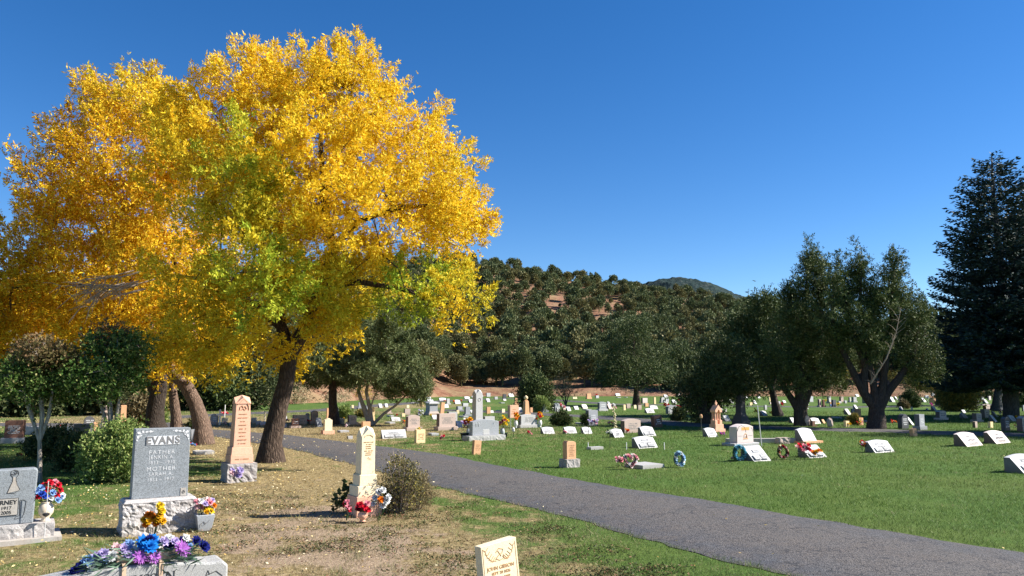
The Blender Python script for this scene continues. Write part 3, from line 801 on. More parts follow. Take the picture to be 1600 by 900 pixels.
# ------------------------------------------------------------------ flowers
COL = dict(red=(.62,.02,.04), dred=(.30,.01,.03), pink=(.85,.30,.36), lpink=(.88,.55,.55), white=(.85,.85,.82), blue=(.03,.08,.45), lblue=(.25,.42,.75), sky=(.02,.22,.70), navy=(.015,.02,.14),
  purple=(.46,.16,.56), lav=(.52,.42,.72), yellow=(.90,.62,.03), gold=(.80,.42,.02), orange=(.85,.22,.02), cream=(.86,.78,.52), teal=(.10,.36,.48), mag=(.65,.06,.40), green=(.05,.12,.03), brown=(.20,.08,.04), paleblue=(.45,.68,.82), dgreen=(.02,.05,.02))
def bloom_arr(c, r, col, n=9, layers=2, face=(.35,-.6,.6), cup=.5, wd=.30):
    c = np.array(c, float); f = np.array(face, float); f /= np.linalg.norm(f)
    a = np.cross(f, [0,0,1.]); a /= np.linalg.norm(a); b = np.cross(f, a); P, D, Ls, Cs = [], [], [], []
    for l in range(layers):
        for k in range(n):
            an = 2*math.pi*(k+.5*l)/n+random.uniform(-.15,.15)
            d = (a*math.cos(an)+b*math.sin(an))*(1-.3*l)+f*(cup*(.4+l))
            P.append(c); D.append(d); Ls.append(r*(1-.22*l)*random.uniform(.85,1.1)); Cs.append(np.array(col)*random.uniform(.75,1.1))
    P = np.array(P); D = unit(np.array(D)); Ls = np.array(Ls)
    Sd = unit(np.cross(D, f[None]+.0*D)+rng.normal(size=D.shape)*.15); m = P+D*Ls[:,None]*.6+f*r*.05
    V = np.stack([P, m+Sd*Ls[:,None]*wd, P+D*Ls[:,None], m-Sd*Ls[:,None]*wd], 1).reshape(-1,3)
    return V, np.repeat(np.clip(np.array(Cs), 0, 1), 4, 0)
def bloom_mesh(name, items, **kw):
    Vs, Cs = [], []
    for it in items:
        v, c = bloom_arr(it[0], it[1], COL[it[2]] if isinstance(it[2], str) else it[2], **kw); Vs.append(v); Cs.append(c)
    return np_mesh(name, np.vstack(Vs), 4, None, np.vstack(Cs))
def leaf_part(name, c, r, n, ln, mat, parent, up=.4):
    c = np.array(c, float); d = unit(rng.normal(size=(n,3))+np.array([0,0,up])); P = c+d*r*rng.uniform(.2,.8,(n,1))
    return link(name, np_mesh(name, leaf_quads(P, d, ln, ln*.32), 4), mat, parent)
def posy(name, label, x, y, z, w, h, cols, n=9, group=None, leaves=True, cat='flowers'):
    """small far bunch: one thing, blossoms and greenery"""
    e = empty(name, (x, y, z), 0)
    it = []
    for k in range(n):
        a = random.uniform(0, 6.28); q = random.uniform(0, .5)**.7
        it.append(((math.cos(a)*q*w*.8, math.sin(a)*q*w*.45, h*random.uniform(.45, .92)), max(.035, min(w, h)*.26), cols[k % len(cols)]))
    link('blossoms', bloom_mesh('blossoms', it, n=7), M['petal'], e)
    if leaves: leaf_part('greenery', (0,0,h*.35), max(w, h)*.45, 40, max(.05, h*.22), M['leaf_dark'], e)
    tag(e, label, cat, group); return e
def local(px, py):          # ground point
    return G(px, py)

# ------------------------------------------------------------------ stone shapes
def outline(w, h, shape):
    x = w/2
    if shape == 'flat': return [(-x,0),(x,0),(x,h),(-x,h)]
    if shape == 'serp':
        pts = [(-x,0),(x,0),(x,h*.86)]
        for k in range(1, 12):
            t = k/12; pts.append((x-2*x*t, h*(.86+.14*math.sin(math.pi*t)**1.0)))
        return pts+[(-x,h*.86)]
    if shape == 'round':
        pts = [(-x,0),(x,0)]; hh = max(h-x, h*.55)
        for k in range(0, 13):
            a = math.pi*k/12; pts.append((x*math.cos(a), hh+(h-hh)*math.sin(a)))
        return pts
    if shape == 'ogee':
        pts = [(-x,0),(x,0),(x,h*.84)]
        for k in range(0, 15):
            t = k/14; pts.append((x*.93-1.86*x*t, h*(.86+.14*(.5-.5*math.cos(2*math.pi*t)))))
        return pts+[(-x,h*.84)]
    if shape == 'point': return [(-x,0),(x,0),(x,h*.78),(0,h),(-x,h*.78)]
def dashes(w, h, rows, y, z0, seed, gap=.25, solid=False):
    """rows of illegible cut lettering as short raised ticks"""
    g = random.Random(seed); mb = MB(); rh = h/rows
    for r in range(rows):
        lw = w*g.uniform(.55, 1.0); x = -lw/2; zc = z0+h-rh*(r+.5)
        while x < lw/2:
            cw = rh*g.uniform(.28, .5)
            if g.random() > .14:
                mb.box(x, x+cw*.7, y-.0015, y+.001, zc-rh*.26, zc+rh*.26)
            x += cw
    return mb
def solve_w(px, py, wpx, d):
    X, Y = G(px, py); a = X/Y
    w = (wpx*Y/F-d*abs(ST+a*CT))/(CT-a*ST)
    return X, Y, a, w
def place(px, py, wpx, d):
    """origin (front bottom centre) and width so that the block spans wpx about px"""
    X, Y, a, w = solve_w(px, py, wpx, d)
    full = wpx*Y/F; w = max(w, .42*full)
    sh = d*(ST+a*CT)/2      # the side reaches to the left
    return X+sh*.9, Y+d*0.0, w, Y
count = {}
STONES = []      # (object, px, py, colour word, shape word, size word)
CN = dict(W='white', G='grey', GL='pale grey', P='rose beige', PW='pale pink', D='dark grey', B='brown', T='tan sandstone', C='cream', CW='cream white', K='pink sandstone', S='dark weathered', R='rough grey')
def stone(kind, col, px, py, w, h, label=None, base=None, shape=None, rz=None, ins=None, tilt=0, d=None, basecol=None, cat='gravestone', name=None, group=None):
    X0, Y0 = G(px, py); mpp = Y0/F; H = max(.04, h*mpp)
    ang = TH if rz is None else rz
    if kind == 's':
        D_ = d or min(.42, max(.16, H*1.05)); shape = shape or 'serp'
        x, y, W, Y = place(px, py, w, D_); H = H*.88
        e = empty(name or 'slant_gravestone', (x, y), ang)
        out = outline(W, 1.0, shape if W > .35 else 'flat'); n = len(out)
        # slanting face: runs from the front foot to the back crest
        yt = D_*.84; vs = []
        for (ox, oz) in out: vs.append((ox, .03+(yt-.03)*oz, H*oz if oz > 0 else 0))
        f0 = len(vs)
        for (ox, oz) in out: vs.append((ox, D_, H*oz if oz > 0 else 0))
        mb = MB(); zlow = -.06
        vs2 = [(vx, vy, zlow if vz == 0 else vz) for vx, vy, vz in vs]
        mb.v = vs2; mb.f = [tuple(range(n)), tuple(range(2*n-1, n-1, -1))]+[(i, i+n, (i+1)%n+n, (i+1)%n) for i in range(n)]
        # a short upright nosing under the face
        t = mb.build('slant_block', M[col], e, bevel=.006 if w > 24 else 0)
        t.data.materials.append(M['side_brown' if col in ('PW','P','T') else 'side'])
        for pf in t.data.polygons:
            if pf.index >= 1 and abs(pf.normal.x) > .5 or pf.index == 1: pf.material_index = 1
        slope = math.atan2(H, yt-.03)
        if w >= 30 and ins != 0 and col != 'PW':
            fl = math.hypot(H, yt-.03); pn = MB()
            for (xa, xb, za, zb) in ((-.20, .20, .60, .77), (-.40, -.03, .14, .44), (.03, .40, .14, .44)):
                pn.box(W*xa, W*xb, -.0008, .001, fl*za, fl*zb)
            pn.xf(lambda v: Vector((v.x, .03+v.z*math.cos(slope)+v.y*math.sin(slope), v.z*math.sin(slope)-v.y*math.cos(slope)))+Vector((0, -.0012*math.sin(slope), .0012*math.cos(slope))))
            pn.build('name_panels', M['panel_grey'], e)
        if w >= 17 and ins != 0:
            for (zz0, hh, ww, rws) in (((.62, .13, .42, 1), (.36, .16, .70, 2), (.14, .16, .70, 2)) if w > 26 else ((.60, .14, .42, 1), (.22, .30, .70, 3))):
                fl = math.hypot(H, yt-.03)
                q = dashes(W*ww, fl*hh, rws, 0, fl*zz0, int(px*7+zz0*10))
                q.xf(lambda v: Vector((v.x, .03+v.z*math.cos(slope)+v.y*math.sin(slope)-.0, v.z*math.sin(slope)-v.y*math.cos(slope))) + Vector((0, -.002*math.sin(slope), .002*math.cos(slope))))
                q.build('inscription', (M['letter_faint'] if w < 30 or int(px) % 2 else M['letter_mid']) if col != 'D' else M['letter_light'], e)
        if base:
            MB().box(-W/2-.04, W/2+.12, -.05, D_+.04, -.05, .05).build('base', M[basecol or 'con'], e); t.location.z = .05
        KEEP.append((x-ST*D_*.5, y+CT*D_*.5, D_*.45))
    elif kind in 'ub':
        D_ = d or (.20 if kind == 'u' else .16)
        D_ = min(D_, .35*w*mpp+.03); shape = shape or ('flat' if kind == 'b' else 'serp')
        x, y, W, Y = place(px, py, w if not base else w*.82, D_)
        e = empty(name or ('small_gravestone' if kind == 'b' else 'upright_gravestone'), (x, y), ang)
        z0 = 0
        if base:
            z0 = min(H*.22, .16)
            MB().box(-W/2-.07, W/2+.07, -.05, D_+.05, -.05, z0).build('base', M[basecol or col], e, bevel=.006 if w > 20 else 0)
        mb = MB().prism([(a, b+z0-(.05 if b == 0 and not base else 0)) for a, b in outline(W, H-z0, shape)], 0, D_)
        t = mb.build('tablet', M[col], e, bevel=.005 if w > 20 else 0)
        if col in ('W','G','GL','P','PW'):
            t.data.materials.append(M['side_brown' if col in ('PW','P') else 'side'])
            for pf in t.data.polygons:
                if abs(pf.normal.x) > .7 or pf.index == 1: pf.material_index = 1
        if w >= 12 and ins != 0:
            lm = M['letter_mid'] if col in ('W','GL','P','PW') else (M['letter_light'] if col in ('G','D','B','S','evans') else M['letter_brown'])
            dashes(W*.72, (H-z0)*.5, max(2, min(6, int(h/5))), 0, z0+(H-z0)*.22, int(px*7+py)).build('inscription', lm, e)
        KEEP.append((x-ST*D_*.5, y+CT*D_*.5, D_*.5))
    elif kind == 'f':
        D_ = d or min(.5, max(.18, h*mpp/ (CAMH/Y0)*.5))
        x, y, W, Y = place(px, py, w, D_)
        e = empty(name or 'flush_gravestone', (x, y), ang)
        MB().box(-W/2, W/2, 0, D_, -.04, .06).build('slab', M[col], e)
        KEEP.append((x-ST*D_*.5, y+CT*D_*.5, D_*.5))
    if tilt: e.rotation_euler = (0, tilt, ang)
    if label: tag(e, label, cat, group)
    else:
        e['category'] = cat
        shp = {'s':'slant', 'u':'upright', 'b':'block', 'f':'flush'}[kind]
        if kind in 'ub' and shape == 'round': shp = 'round-topped'
        if kind in 'ub' and H > 2.2*max(W, .05): shp = 'narrow'
        big = W*H > (.30 if kind != 'f' else 9)
        STONES.append((e, px, py, CN[col], shp, 'large' if big else 'small'))
    return e
LAND = [(919,612,'the dark litter bin'),(750,650,'the tall pointed grey obelisk'),(838,638,'the cone-shaped evergreen'),(880,628,'the small bare tree'),(995,632,'the lone pine in the lawn'),
 (1370,650,'the many-stemmed juniper'),(1253,650,'the twin-trunk juniper'),(1212,640,'the leaning juniper trunk'),(1163,645,'the dark shaded obelisk'),(1122,655,'the pink gothic monument'),
 (1427,630,'the round black-green bush'),(1507,630,'the big olive bush'),(1560,630,'the grey-barked tree'),(679,642,'the grey pedestal tomb'),(825,640,'the urn-topped column'),
 (521,650,'the straight pine trunk'),(575,655,'the forked pale pine'),(425,670,'the leaning gold ash trunk'),(380,650,'the pink sandstone obelisk'),(315,665,'the cracked leaning trunk'),
 (1060,648,'the dark upright shrub'),(878,660,'the round lawn shrub'),(925,655,'the tall plain grey headstone'),(1466,628,'the small autumn tree'),(165,660,'the finial column'),(192,655,'the tan obelisk'),(85,650,'the lilac stems'),
 (1412,660,'the round-topped black headstone'),(1438,660,'the shadow-striped headstone'),(697,660,'the large rose beige headstone'),(1341,650,'the tan stepped headstone'),(1590,625,'the dark bushes at the right')]
def auto_labels():
    cells = {}
    for s in STONES:
        o, px, py, c, shp, big = s
        lm = min(LAND, key=lambda l: (l[0]-px)**2+((l[1]-py)*1.6)**2)
        dx, dy = px-lm[0], py-lm[1]
        if abs(dy) > 9 and abs(dx) < 14: rel = 'in front of' if dy > 0 else 'beyond'
        else: rel = 'left of' if dx < 0 else 'right of'
        cells.setdefault((c, shp, big, rel, lm[2]), []).append(s)
    W_ = ['first','second','third','fourth','fifth','sixth','seventh','eighth','ninth','tenth']
    for (c, shp, big, rel, lm), l in cells.items():
        l.sort(key=lambda s: s[1])
        for i, s in enumerate(l):
            txt = f'{big} {c} {shp} gravestone {rel} {lm}'
            if len(l) > 1: txt = f'{big} {c} {shp} gravestone {rel} {lm}, {W_[i]} from left'
            if len(txt.split()) > 16: txt = txt.replace('gravestone ', 'stone ')
            s[0]['label'] = txt; s[0]['group'] = 'gravestones across the lawn'
TABLE = """
u G 334 664 13 17 round
b CW 351 660 10 7
b W 362 664 9 4
b GL 397 661 9 8
s GL 404 663 10 6
s W 411 664 11 6
b CW 414 661 3 18
s W 445 656 9 6
s W 442 668 15 6
u P 468 663 23 14 flat
u G 480 662 9 16 round
u P 491 662 15 20 serp
s G 499 667 13 15
u T 512 657 5 19 flat
b T 538 641 5 7
u G 562 639 7 10 flat
b C 551 638 4 5
b T 568 642 6 5
b GL 529 662 18 8
u W 550 663 17 14 serp
f W 536 675.5 19 2
b W 547 685.5 9 4
s W 595 637 8 7
s W 604 636 7 6
u P 608 646.5 8 7 flat
f W 610 651 11 2
s GL 619 658 17 7
f W 610 662 16 2
b P 636 648 10 9
b C 630 651 6 5
s W 648 655 14 7
f W 677 680 18 2
b CW 637 637 5 4
f W 645 630 12 2
s W 673 628 11 5
s W 692 626 13 5
u GL 700 632 7 9 flat
s W 697 637 11 6
s W 715 631 12 7
s W 680 655 11 7
u GL 706 663 20 19 flat
s W 718 668 14 11
s W 730 623 10 4
s W 740 622 7 4
s W 737 629 11 6
b W 727 635 10 5
u G 718 642 12 7 flat
b C 715 646 5 5
u G 730 650 11 14 flat
f W 725 652 15 2
s W 739 645 9 5
b T 763 646 7 10
s W 768 645 9 4
f W 779 643 8 2
b CW 786 645 6 6
b W 763 620 7 6
s W 763 628 8 6
u D 788 625 6 9 flat
s W 789 626 6 3
s GL 799 620 10 6
u T 806 632 6 10 flat
b P 813 634 6 5
f W 784 630 10 2
s GL 813 644 11 8
b T 830 645 5 8
u G 851 644 10 12 round
u G 870 643 10 13 serp
b W 872 645 7 8
s P 882 640 9 7
s W 889 642 10 7
s W 901 640 10 6
s PW 914 638 12 7
f W 917 641 15 3
b CW 898 623 8 3
u T 920 623 10 8 flat
b C 942 618 5 7
b W 933 622 6 4
s W 966 619 10 5
f W 966 621.5 9 1.5
f W 978 621 6 1.5
f W 988 621 6 1.5
s W 1002 618 8 4
s GL 1013 618 10 6
s W 952 633 8 6
s P 954 639 13 9
b C 975.5 640.5 5 8
b P 981.5 638 8 7
b CW 992 638 5 5
b P 999 640 7 7
f W 907 663 9 3
u PW 1007 630 10 8 flat
b T 1010 635 7 5
s GL 1022 639 15 6
s W 1016 645 17 8
b C 1023 631 4 10
u GL 1035 629 9 8 flat
b W 1042 629 6 6
s W 1041 621 9 5
s GL 1032 618 9 5
s W 1054 630 10 6
s W 1062 619 9 5
b GL 1069 618 7 5
u W 1076 627 10 8 flat
s W 1086 633 13 6
s W 1098 630 8 7
b W 1089 641 5 4
u P 1127 627 9 7 serp
s GL 1143 630 10 7
b W 1155 629 4 5
s W 1128.5 645 9 9
b GL 1134 644 4 5
s W 1136 658 16 10
b C 1173 633 6 4
s W 1180 631 9 6
b C 1203 627 4 6
b W 1196 640 5 7
b W 1204 631.5 5 3
b W 1217 631 5 4
s W 1195 650 15 9
s W 1240 661 13 9
u B 1270 666 9 8 flat
s W 1275 662 20 10
s T 1288 661 9 6
u W 1267 628 8 9 serp
s W 1262 632 7 6
s W 1261 639 8 6
u P 1281 636 7 12 flat
u B 1287 636 5 11 flat
u GL 1296 630 8 10 flat
u D 1303 636 8 11 flat
u P 1315 628 8 8 flat
b W 1312 630 7 3
b W 1321 630 5 4
u GL 1328 628 5 7 flat
u GL 1335 628.5 9 8 flat
s W 1352 630 8 10
s W 1338 639 10 7
s W 1326 648 14 10
b W 1333 653 6 14
b C 1323 667 9 9
f W 1308 653.5 10 2
f W 1353 659 6 2
b T 1298 633 4 5
s GL 1395 628 11 9
s W 1401 624 7 5
u GL 1408 625 8 6 flat
b W 1415 624 6 4
s W 1409 640 9 5
s W 1444 628 10 7
b W 1458 622 6 8
b CW 1425 641 3 5
s PW 1461 642 12 8
u PW 1471 656 20 14 serp
s W 1483 641 14 6
b W 1477 625 5 5
s W 1483 628 9 6
s W 1507 645 10 5
s W 1508 653.5 16 9
u P 1527 659 18 13 flat
b P 1524 668 8 9
u GL 1540 652.5 15 13 flat
u P 1542 641 12 9 serp
b P 1549 640 6 6
b C 1548 668 8 9
s W 1554 659 16 11
s W 1556 651 12 9
s W 1583 658 18 10
s W 1583 640.5 13 8
b G 1599 642 4 9
b W 1512 623 4 4
b W 1516 625 4 8
u W 1524 629 10 10 serp
u W 1524 617 6 8 round
b W 1535 626 6 6
s W 1541 630 11 7
b W 1546 625 6 6
b W 1537 616 7 5
b W 1562 622 6 6
s W 1577 617 8 5
b W 1585 615 5 6
s W 1593 614 8 4
s P 1570 624 8 8
s W 1508 622 6 4
s W 1528 622 6 5
b W 1240 626 6 3
s W 1226 629 8 4
b W 1448 622 7 4
s W 1382 631 6 4
s W 1091 617 7 4
s W 1101 620 8 4
s W 1166 622 7 4
s W 670 622.5 8 3
s GL 655 626 8 3
b GL 575 640 6 5
b W 752 620.5 6 3
s W 820 619.5 8 4
b GL 775 624 6 4
s GL 1120 619 7 4
s W 1186 622 7 4
s GL 1240 618.5 7 4
s W 1360 621 7 4
s W 1418 618.5 8 4
s W 1434 619.5 6 3
s GL 1466 617 8 4
s W 1340 619.5 8 4
s W 1310 619 7 4
b W 848 626 5 3
s W 1450 640.5 6 3
s W 1495 633 7 5
"""
for ln in TABLE.strip().splitlines():
    p = ln.split()
    if p[1] == 'W' and p[0] != 'f' and random.random() < .24: p[1] = random.choice(('GL','PW','GL'))
    rzj = TH+R(random.uniform(-4,4)); tj = R(random.gauss(0, 1.3))
    stone(p[0], p[1], float(p[2]), float(p[3]), float(p[4]), float(p[5]), shape=p[6] if len(p) > 6 else None, base=(p[0] == 'u' and random.random() < .6), rz=rzj, tilt=tj)
# brown square stone, and others with an own look
stone('u','B',461,668.5,15,14,'square polished brown headstone beside the lane, right of the gold ash trunk',base=True,shape='flat',basecol='P')
stone('u','CW',512,678,17,24,'cream white upright headstone on a pink base, lit bright in front of the pine trunk',base=True,shape='ogee',basecol='K',ins=0)
stone('u','C',580,662,11,26,'tall cream round-topped tablet behind the forked pale pine',shape='round')
stone('u','T',571.5,678.5,14,19,'pinkish tan block headstone at the foot of the forked pale pine',shape='flat')
stone('s','GL',616,684.5,42,14,'long mottled silver slant marker in the dry grass by the lane',d=.22,shape='flat')
stone('u','P',645,673,27,24,'rose beige headstone with orange flowers in a vase on its left',base=True,shape='serp')
stone('b','C',656,692,17,20,'square cream block marker close to the lane with yellow flowers on top',ins=1)
stone('u','P',697,672,36,25,'wide rose beige headstone with tapering sides and a broad base',base=True,shape='flat',d=.22)
stone('u','T',690,649,7,20,'slim tan tablet tilting to the right of the grey pedestal tomb',shape='flat',tilt=R(6))
stone('u','K',802,652.5,17,19,'rose upright headstone with a dark left side, left of the urn-topped column',shape='flat',d=.3)
stone('u','GL',825,668,36,20,'wide pale granite headstone between two vases of orange flowers',base=True,shape='serp')
stone('s','W',857,677.5,24,11,'white slant marker, left one of three in a row in front of the round shrub')
stone('s','W',892,677,24,11,'white slant marker, middle one of three in a row, pink flower at its corner')
stone('s','W',918,677.5,20,11,'white slant marker, right one of three in a row, dark rod before it')
stone('u','G',941,642,17,14,'grey carved headstone on a long white base left of the pink stones',base=True,shape='serp',basecol='W')
stone('u','G',925,664.5,19,23,'tall plain grey headstone with lilac flowers at its foot',shape='flat',d=.26)
stone('s','W',966,683,25,14,'bright white slant marker in front of the yellow flower spire')
stone('u','P',986,676,31,21,'rose tan headstone with orange panels, behind the white slant markers',shape='serp')
stone('s','W',1013,681,31,16,'white slant marker with grey name panels, upper of the overlapping pair')
stone('s','W',1010,700,44,19,'large white slant marker, lower and nearer of the overlapping pair',d=.36)
stone('u','G',1050,646.5,19,13,'grey headstone flanked by red flowers on both sides',shape='serp')
stone('u','B',1027,667.5,17,18,'dark leaning headstone in the tree shade with red flowers',shape='flat',tilt=R(-6))
stone('s','W',1112,682.5,27,15,'white slant marker with purple flowers, in front of the pink gothic monument')
stone('s','W',1185,720.5,52,24,'widest white slant marker beside the teal wreath',d=.45,shape='flat')
stone('s','W',1262,692,37,22,'blue-white slant headstone with name panels on a tan stone base',base=True,basecol='T',d=.34)
stone('s','W',1273,714.5,50,19,'white slant marker with pink and orange flowers on its left corner',d=.40,shape='flat')
stone('s','W',1378,706.5,50,20,'white slant marker with an orange bouquet at its left end',d=.34)
stone('s','PW',1517,697,50,23,'large pale pink slant marker with a dark left side at the right of the lawn',d=.42)
stone('s','PW',1562,692.5,46,21,'pale pink slant marker on a thin projecting base, right of the larger pink one',d=.40)
stone('s','W',1610,738,76,29,'white bordered slant marker cut off by the right edge of the photo',d=.42)
stone('u','D',1412,669.5,17,22,'black round-topped headstone half in tree shade',shape='round')
stone('s','W',1424,664,13,13,'white marker squeezed between the black and the shadow-striped headstones')
stone('u','G',1438,671,19,23,'grey headstone striped by branch shadows, right of the black one',shape='flat',base=True)
stone('b','T',1428,681,12,11,'small orange tan marker leaning left in front of the black headstone',tilt=R(-9))
stone('u','T',1341,653,10,14,'tan upright headstone standing on a wider tan block',shape='flat')
stone('b','T',1344,664,11,11,'wide tan block under the stepped tan headstone')
stone('u','D',1572,673,14,21,'dark headstone in shade left of the dark flower pot at the right edge',shape='serp',d=.3)
stone('u','P',1600,674,20,23,'rose headstone half in shadow at the right edge of the photo',shape='serp')
stone('f','GL',1008,731,62,5,'flat grey slab level with the grass beside the pink heart wreath',d=.55)
stone('f','GL',930,702,26,1.5,'thin pale slab sunk in the lawn between two white stakes')
stone('f','GL',318,709,34,5,'grey slab lying in dry grass right of the blue grey headstone')
stone('f','GL',101,712,12,2,'small pale slab in deep shade among the bushes')
stone('b','T',744,709,14,20,'small tan marker tipped towards the lane in the lawn',tilt=R(5),d=.12)
stone('b','G',305,694,13,23,'grey leaning slab against the cracked tree trunk',tilt=R(-5),ins=0)
# left edge row in the shade
stone('u','B',20,692,36,34,'brown headstone with a grey border in shade at the left edge',base=True,shape='flat',basecol='G',rz=R(20),d=.3)
for k, (x, w) in enumerate(((43,24),(60,16),(84,22),(104,18))):
    stone('b','W',x,679+.3*k,w+2,12,('leftmost','second','third','rightmost')[k]+' slab of the low white kerb wall behind the lilac stems',d=.3,ins=0,rz=R(4),cat='wall',name='low_white_wall')
stone('b','D',127,680,30,17,'long black stone block at the end of the low white wall',d=.4,ins=0,rz=R(4))
stone('u','S',139,668,17,17,'dark round-topped headstone behind the long black stone block',shape='round')
stone('b','T',149,673,7,13,'thin tan stone left of the finial column')
stone('b','B',178,682,20,15,'dark squat block between the finial column and the tan obelisk')
stone('b','T',198,679,12,14,'square peach coloured block in front of the tan obelisk')
stone('u','T',222,668,11,13,'small peach round-topped stone behind the blue grey headstone',shape='round')
stone('u','T',246,669,12,15,'peach stone with a pointed shoulder behind the blue grey headstone',shape='round')
stone('b','S',260,670,27,9,'low dark slab behind the blue grey headstone',ins=0)
stone('u','K',209,680,10,10,'low pink stone right of the square peach block',shape='round')
auto_labels()

# ------------------------------------------------------------------ text
FONT = bpy.data.fonts.load('<builtin>') if '<builtin>' in [f.name for f in bpy.data.fonts] else None
def text_mesh(s, size, depth=.0015, offset=0, spacing=1.0, sx=1.0):
    cu = bpy.data.curves.new('t', 'FONT'); cu.body = s; cu.size = size; cu.extrude = depth; cu.offset = offset
    cu.align_x = 'CENTER'; cu.align_y = 'CENTER'; cu.space_character = spacing
    o = bpy.data.objects.new('t', cu); C.objects.link(o)
    dg = bpy.context.evaluated_depsgraph_get(); me = bpy.data.meshes.new_from_object(o.evaluated_get(dg))
    bpy.data.objects.remove(o); bpy.data.curves.remove(cu)
    me.transform(Matrix.Diagonal((sx, 1, 1, 1)))
    me.transform(Matrix.Rotation(R(90), 4, 'X'))      # stands up, faces -Y
    return me
def put_text(s, size, x, y, z, mat, parent, name='inscription', **kw):
    me = text_mesh(s, size, **kw); me.transform(Matrix.Translation((x, y, z))); return link(name, me, mat, parent)
def poly_lines(segs, r, y, mat, parent, name='carving'):
    mb = MB()
    for s in segs:
        mb.tube([(a, y, b) for a, b in s], r, 4)
    return mb.build(name, mat, parent)

# --- blue grey headstone with the raised name band
ex, ey = G(249, 832)
E = empty('upright_gravestone', (ex, ey), TH)
tag(E, 'tall blue grey granite headstone with raised name band on a rock-faced base', 'gravestone')
bw, bh, bd = .76, .335, .36
bme = rough_box(-bw/2, bw/2, 0, bd, -.05, bh, .022, .024, seed=3); link('base', bme, M['rough_gr'], E)
MB().box(-bw/2-.006, bw/2+.006, -.008, bd+.008, bh, bh+.035, .03, .03).build('base_cap', M['rough_gr'], E, bevel=.008)
tw, th_ = .59, .775; z0 = bh+.035; ty = .09
MB().prism([(-tw/2, z0),(tw/2, z0),(tw/2-.004, z0+th_),(-tw/2+.004, z0+th_)], ty, ty+.17).build('tablet', M['evans'], E, bevel=.006)
def ez(py): return z0+(779-py)/111*th_
MB().box(-.175, .175, ty-.006, ty+.01, ez(694.5), ez(680.5)).build('name_band', M['letter_light'], E, bevel=.002)
put_text('EVANS', .118, 0, ty-.008, ez(687.5), M['letter_mid'], E, 'name', offset=.003, spacing=1.12, sx=.93)
for s, py, sz, sx in (('FATHER', 706.5, .062, 1.15), ('JENKIN A.', 714.5, .058, .95), ('1833 – 1910', 723, .052, .95), ('MOTHER', 733, .062, 1.15), ('SARAH A.', 741.5, .058, .95), ('1833 – 1917', 750, .052, .95)):
    put_text(s, sz, -.005, ty-.001, ez(py), M['letter_light'], E, offset=-.0005, spacing=1.2, sx=sx*.95)
for sg in (-1, 1):
    mb = MB()
    for (cx, cz, r, a) in ((.255,.045,.030,.4),(.215,.033,.024,1.2),(.175,.035,.022,0),(.262,.09,.028,1.9),(.135,.032,.026,.1),(.235,.075,.018,2.4),(.272,.125,.018,1.4)):
        pts = []
        for k in range(12):
            q = 2*math.pi*k/12; rr = r*(.72+.28*math.cos(5*q)); px_, pz_ = rr*math.cos(q), rr*.62*math.sin(q)
            pts.append((sg*(cx+px_*math.cos(a)-pz_*math.sin(a)), z0+th_-cz+px_*math.sin(a)+pz_*math.cos(a)))
        if sg < 0: pts = pts[::-1]
        mb.prism(pts, ty-.004, ty+.002)
    mb.build('corner_flowers', M['letter_light'], E)
    poly_lines([[(sg*.10, z0+th_-.03),(sg*.17,z0+th_-.038),(sg*.24,z0+th_-.055),(sg*.27,z0+th_-.10)]], .0025, ty-.001, M['letter_light'], E, 'flower_stem')
MB().box(.215, .275, ty-.006, ty+.004, z0+.004, z0+.092).build('emblem_plate', M['con'], E)
poly_lines([[(.245+.014*math.cos(a*.63), z0+.048+.016*math.sin(a*.63)) for a in range(11)], [(.238,z0+.048),(.252,z0+.052)]], .0022, ty-.008, M['letter_dark'], E, 'emblem')
KEEP.append((ex-.1, ey+.15, .42))

# --- granite headstone at the left edge with the dancing couple
cx, cy = G(84, 842); bwid = 1.25
T_ = empty('upright_gravestone', (cx-CT*bwid/2, cy-ST*bwid/2), TH)
tag(T_, 'grey granite headstone with a carved dancing couple at the left edge of the photo', 'gravestone')
MB().box(-bwid/2-.10, bwid/2+.07, -.10, .50, -.05, .035).build('footing', M['con'], T_)
link('base', rough_box(-bwid/2, bwid/2, 0, .36, .03, .175, .012, .03, seed=8), M['rough_gr'], T_)
tr_, tl_, tz = bwid/2-.20, -bwid/2+.2, .175; thh = .575
MB().prism([(tl_, tz),(tr_, tz),(tr_+.012, tz+thh-.02),(tr_-.02, tz+thh),(tl_+.02, tz+thh-.01),(tl_, tz+thh-.03)], .07, .25).build('tablet', M['evans'], T_, bevel=.012)
MB().box(tr_-.62, tr_-.145, .062, .08, tz+.10, tz+.275).build('name_plate', M['con'], T_)
put_text('R BARNEY', .062, tr_-.30, .0605, tz+.232, M['letter_dark'], T_, sx=1.0, offset=.0008)
put_text('5 1917', .048, tr_-.27, .0605, tz+.175, M['letter_dark'], T_)
put_text('15 2005', .048, tr_-.28, .0605, tz+.128, M['letter_dark'], T_)
X_, Z_ = tr_-.20, tz+.33
MB().prism([(X_-.05,Z_),(X_+.055,Z_+.02),(X_+.015,Z_+.12),(X_+.012,Z_+.16),(X_-.012,Z_+.16),(X_-.01,Z_+.12)], .0665, .0705).build('carved_gown', M['con'], T_)
poly_lines([[(X_-.055,Z_),(X_-.012,Z_+.12),(X_-.012,Z_+.165),(X_-.035,Z_+.19),(X_-.03,Z_+.225),(X_,Z_+.24),(X_+.03,Z_+.225),(X_+.04,Z_+.19),(X_+.015,Z_+.15),(X_+.03,Z_+.08),(X_+.06,Z_+.03),(X_+.01,Z_-.005),(X_-.055,Z_)],
            [(X_-.03,Z_+.2),(X_,Z_+.185),(X_+.03,Z_+.205)], [(X_-.005,Z_+.215),(X_+.012,Z_+.19),(X_+.02,Z_+.215),(X_,Z_+.235)]], .0022, .067, M['ink'], T_)
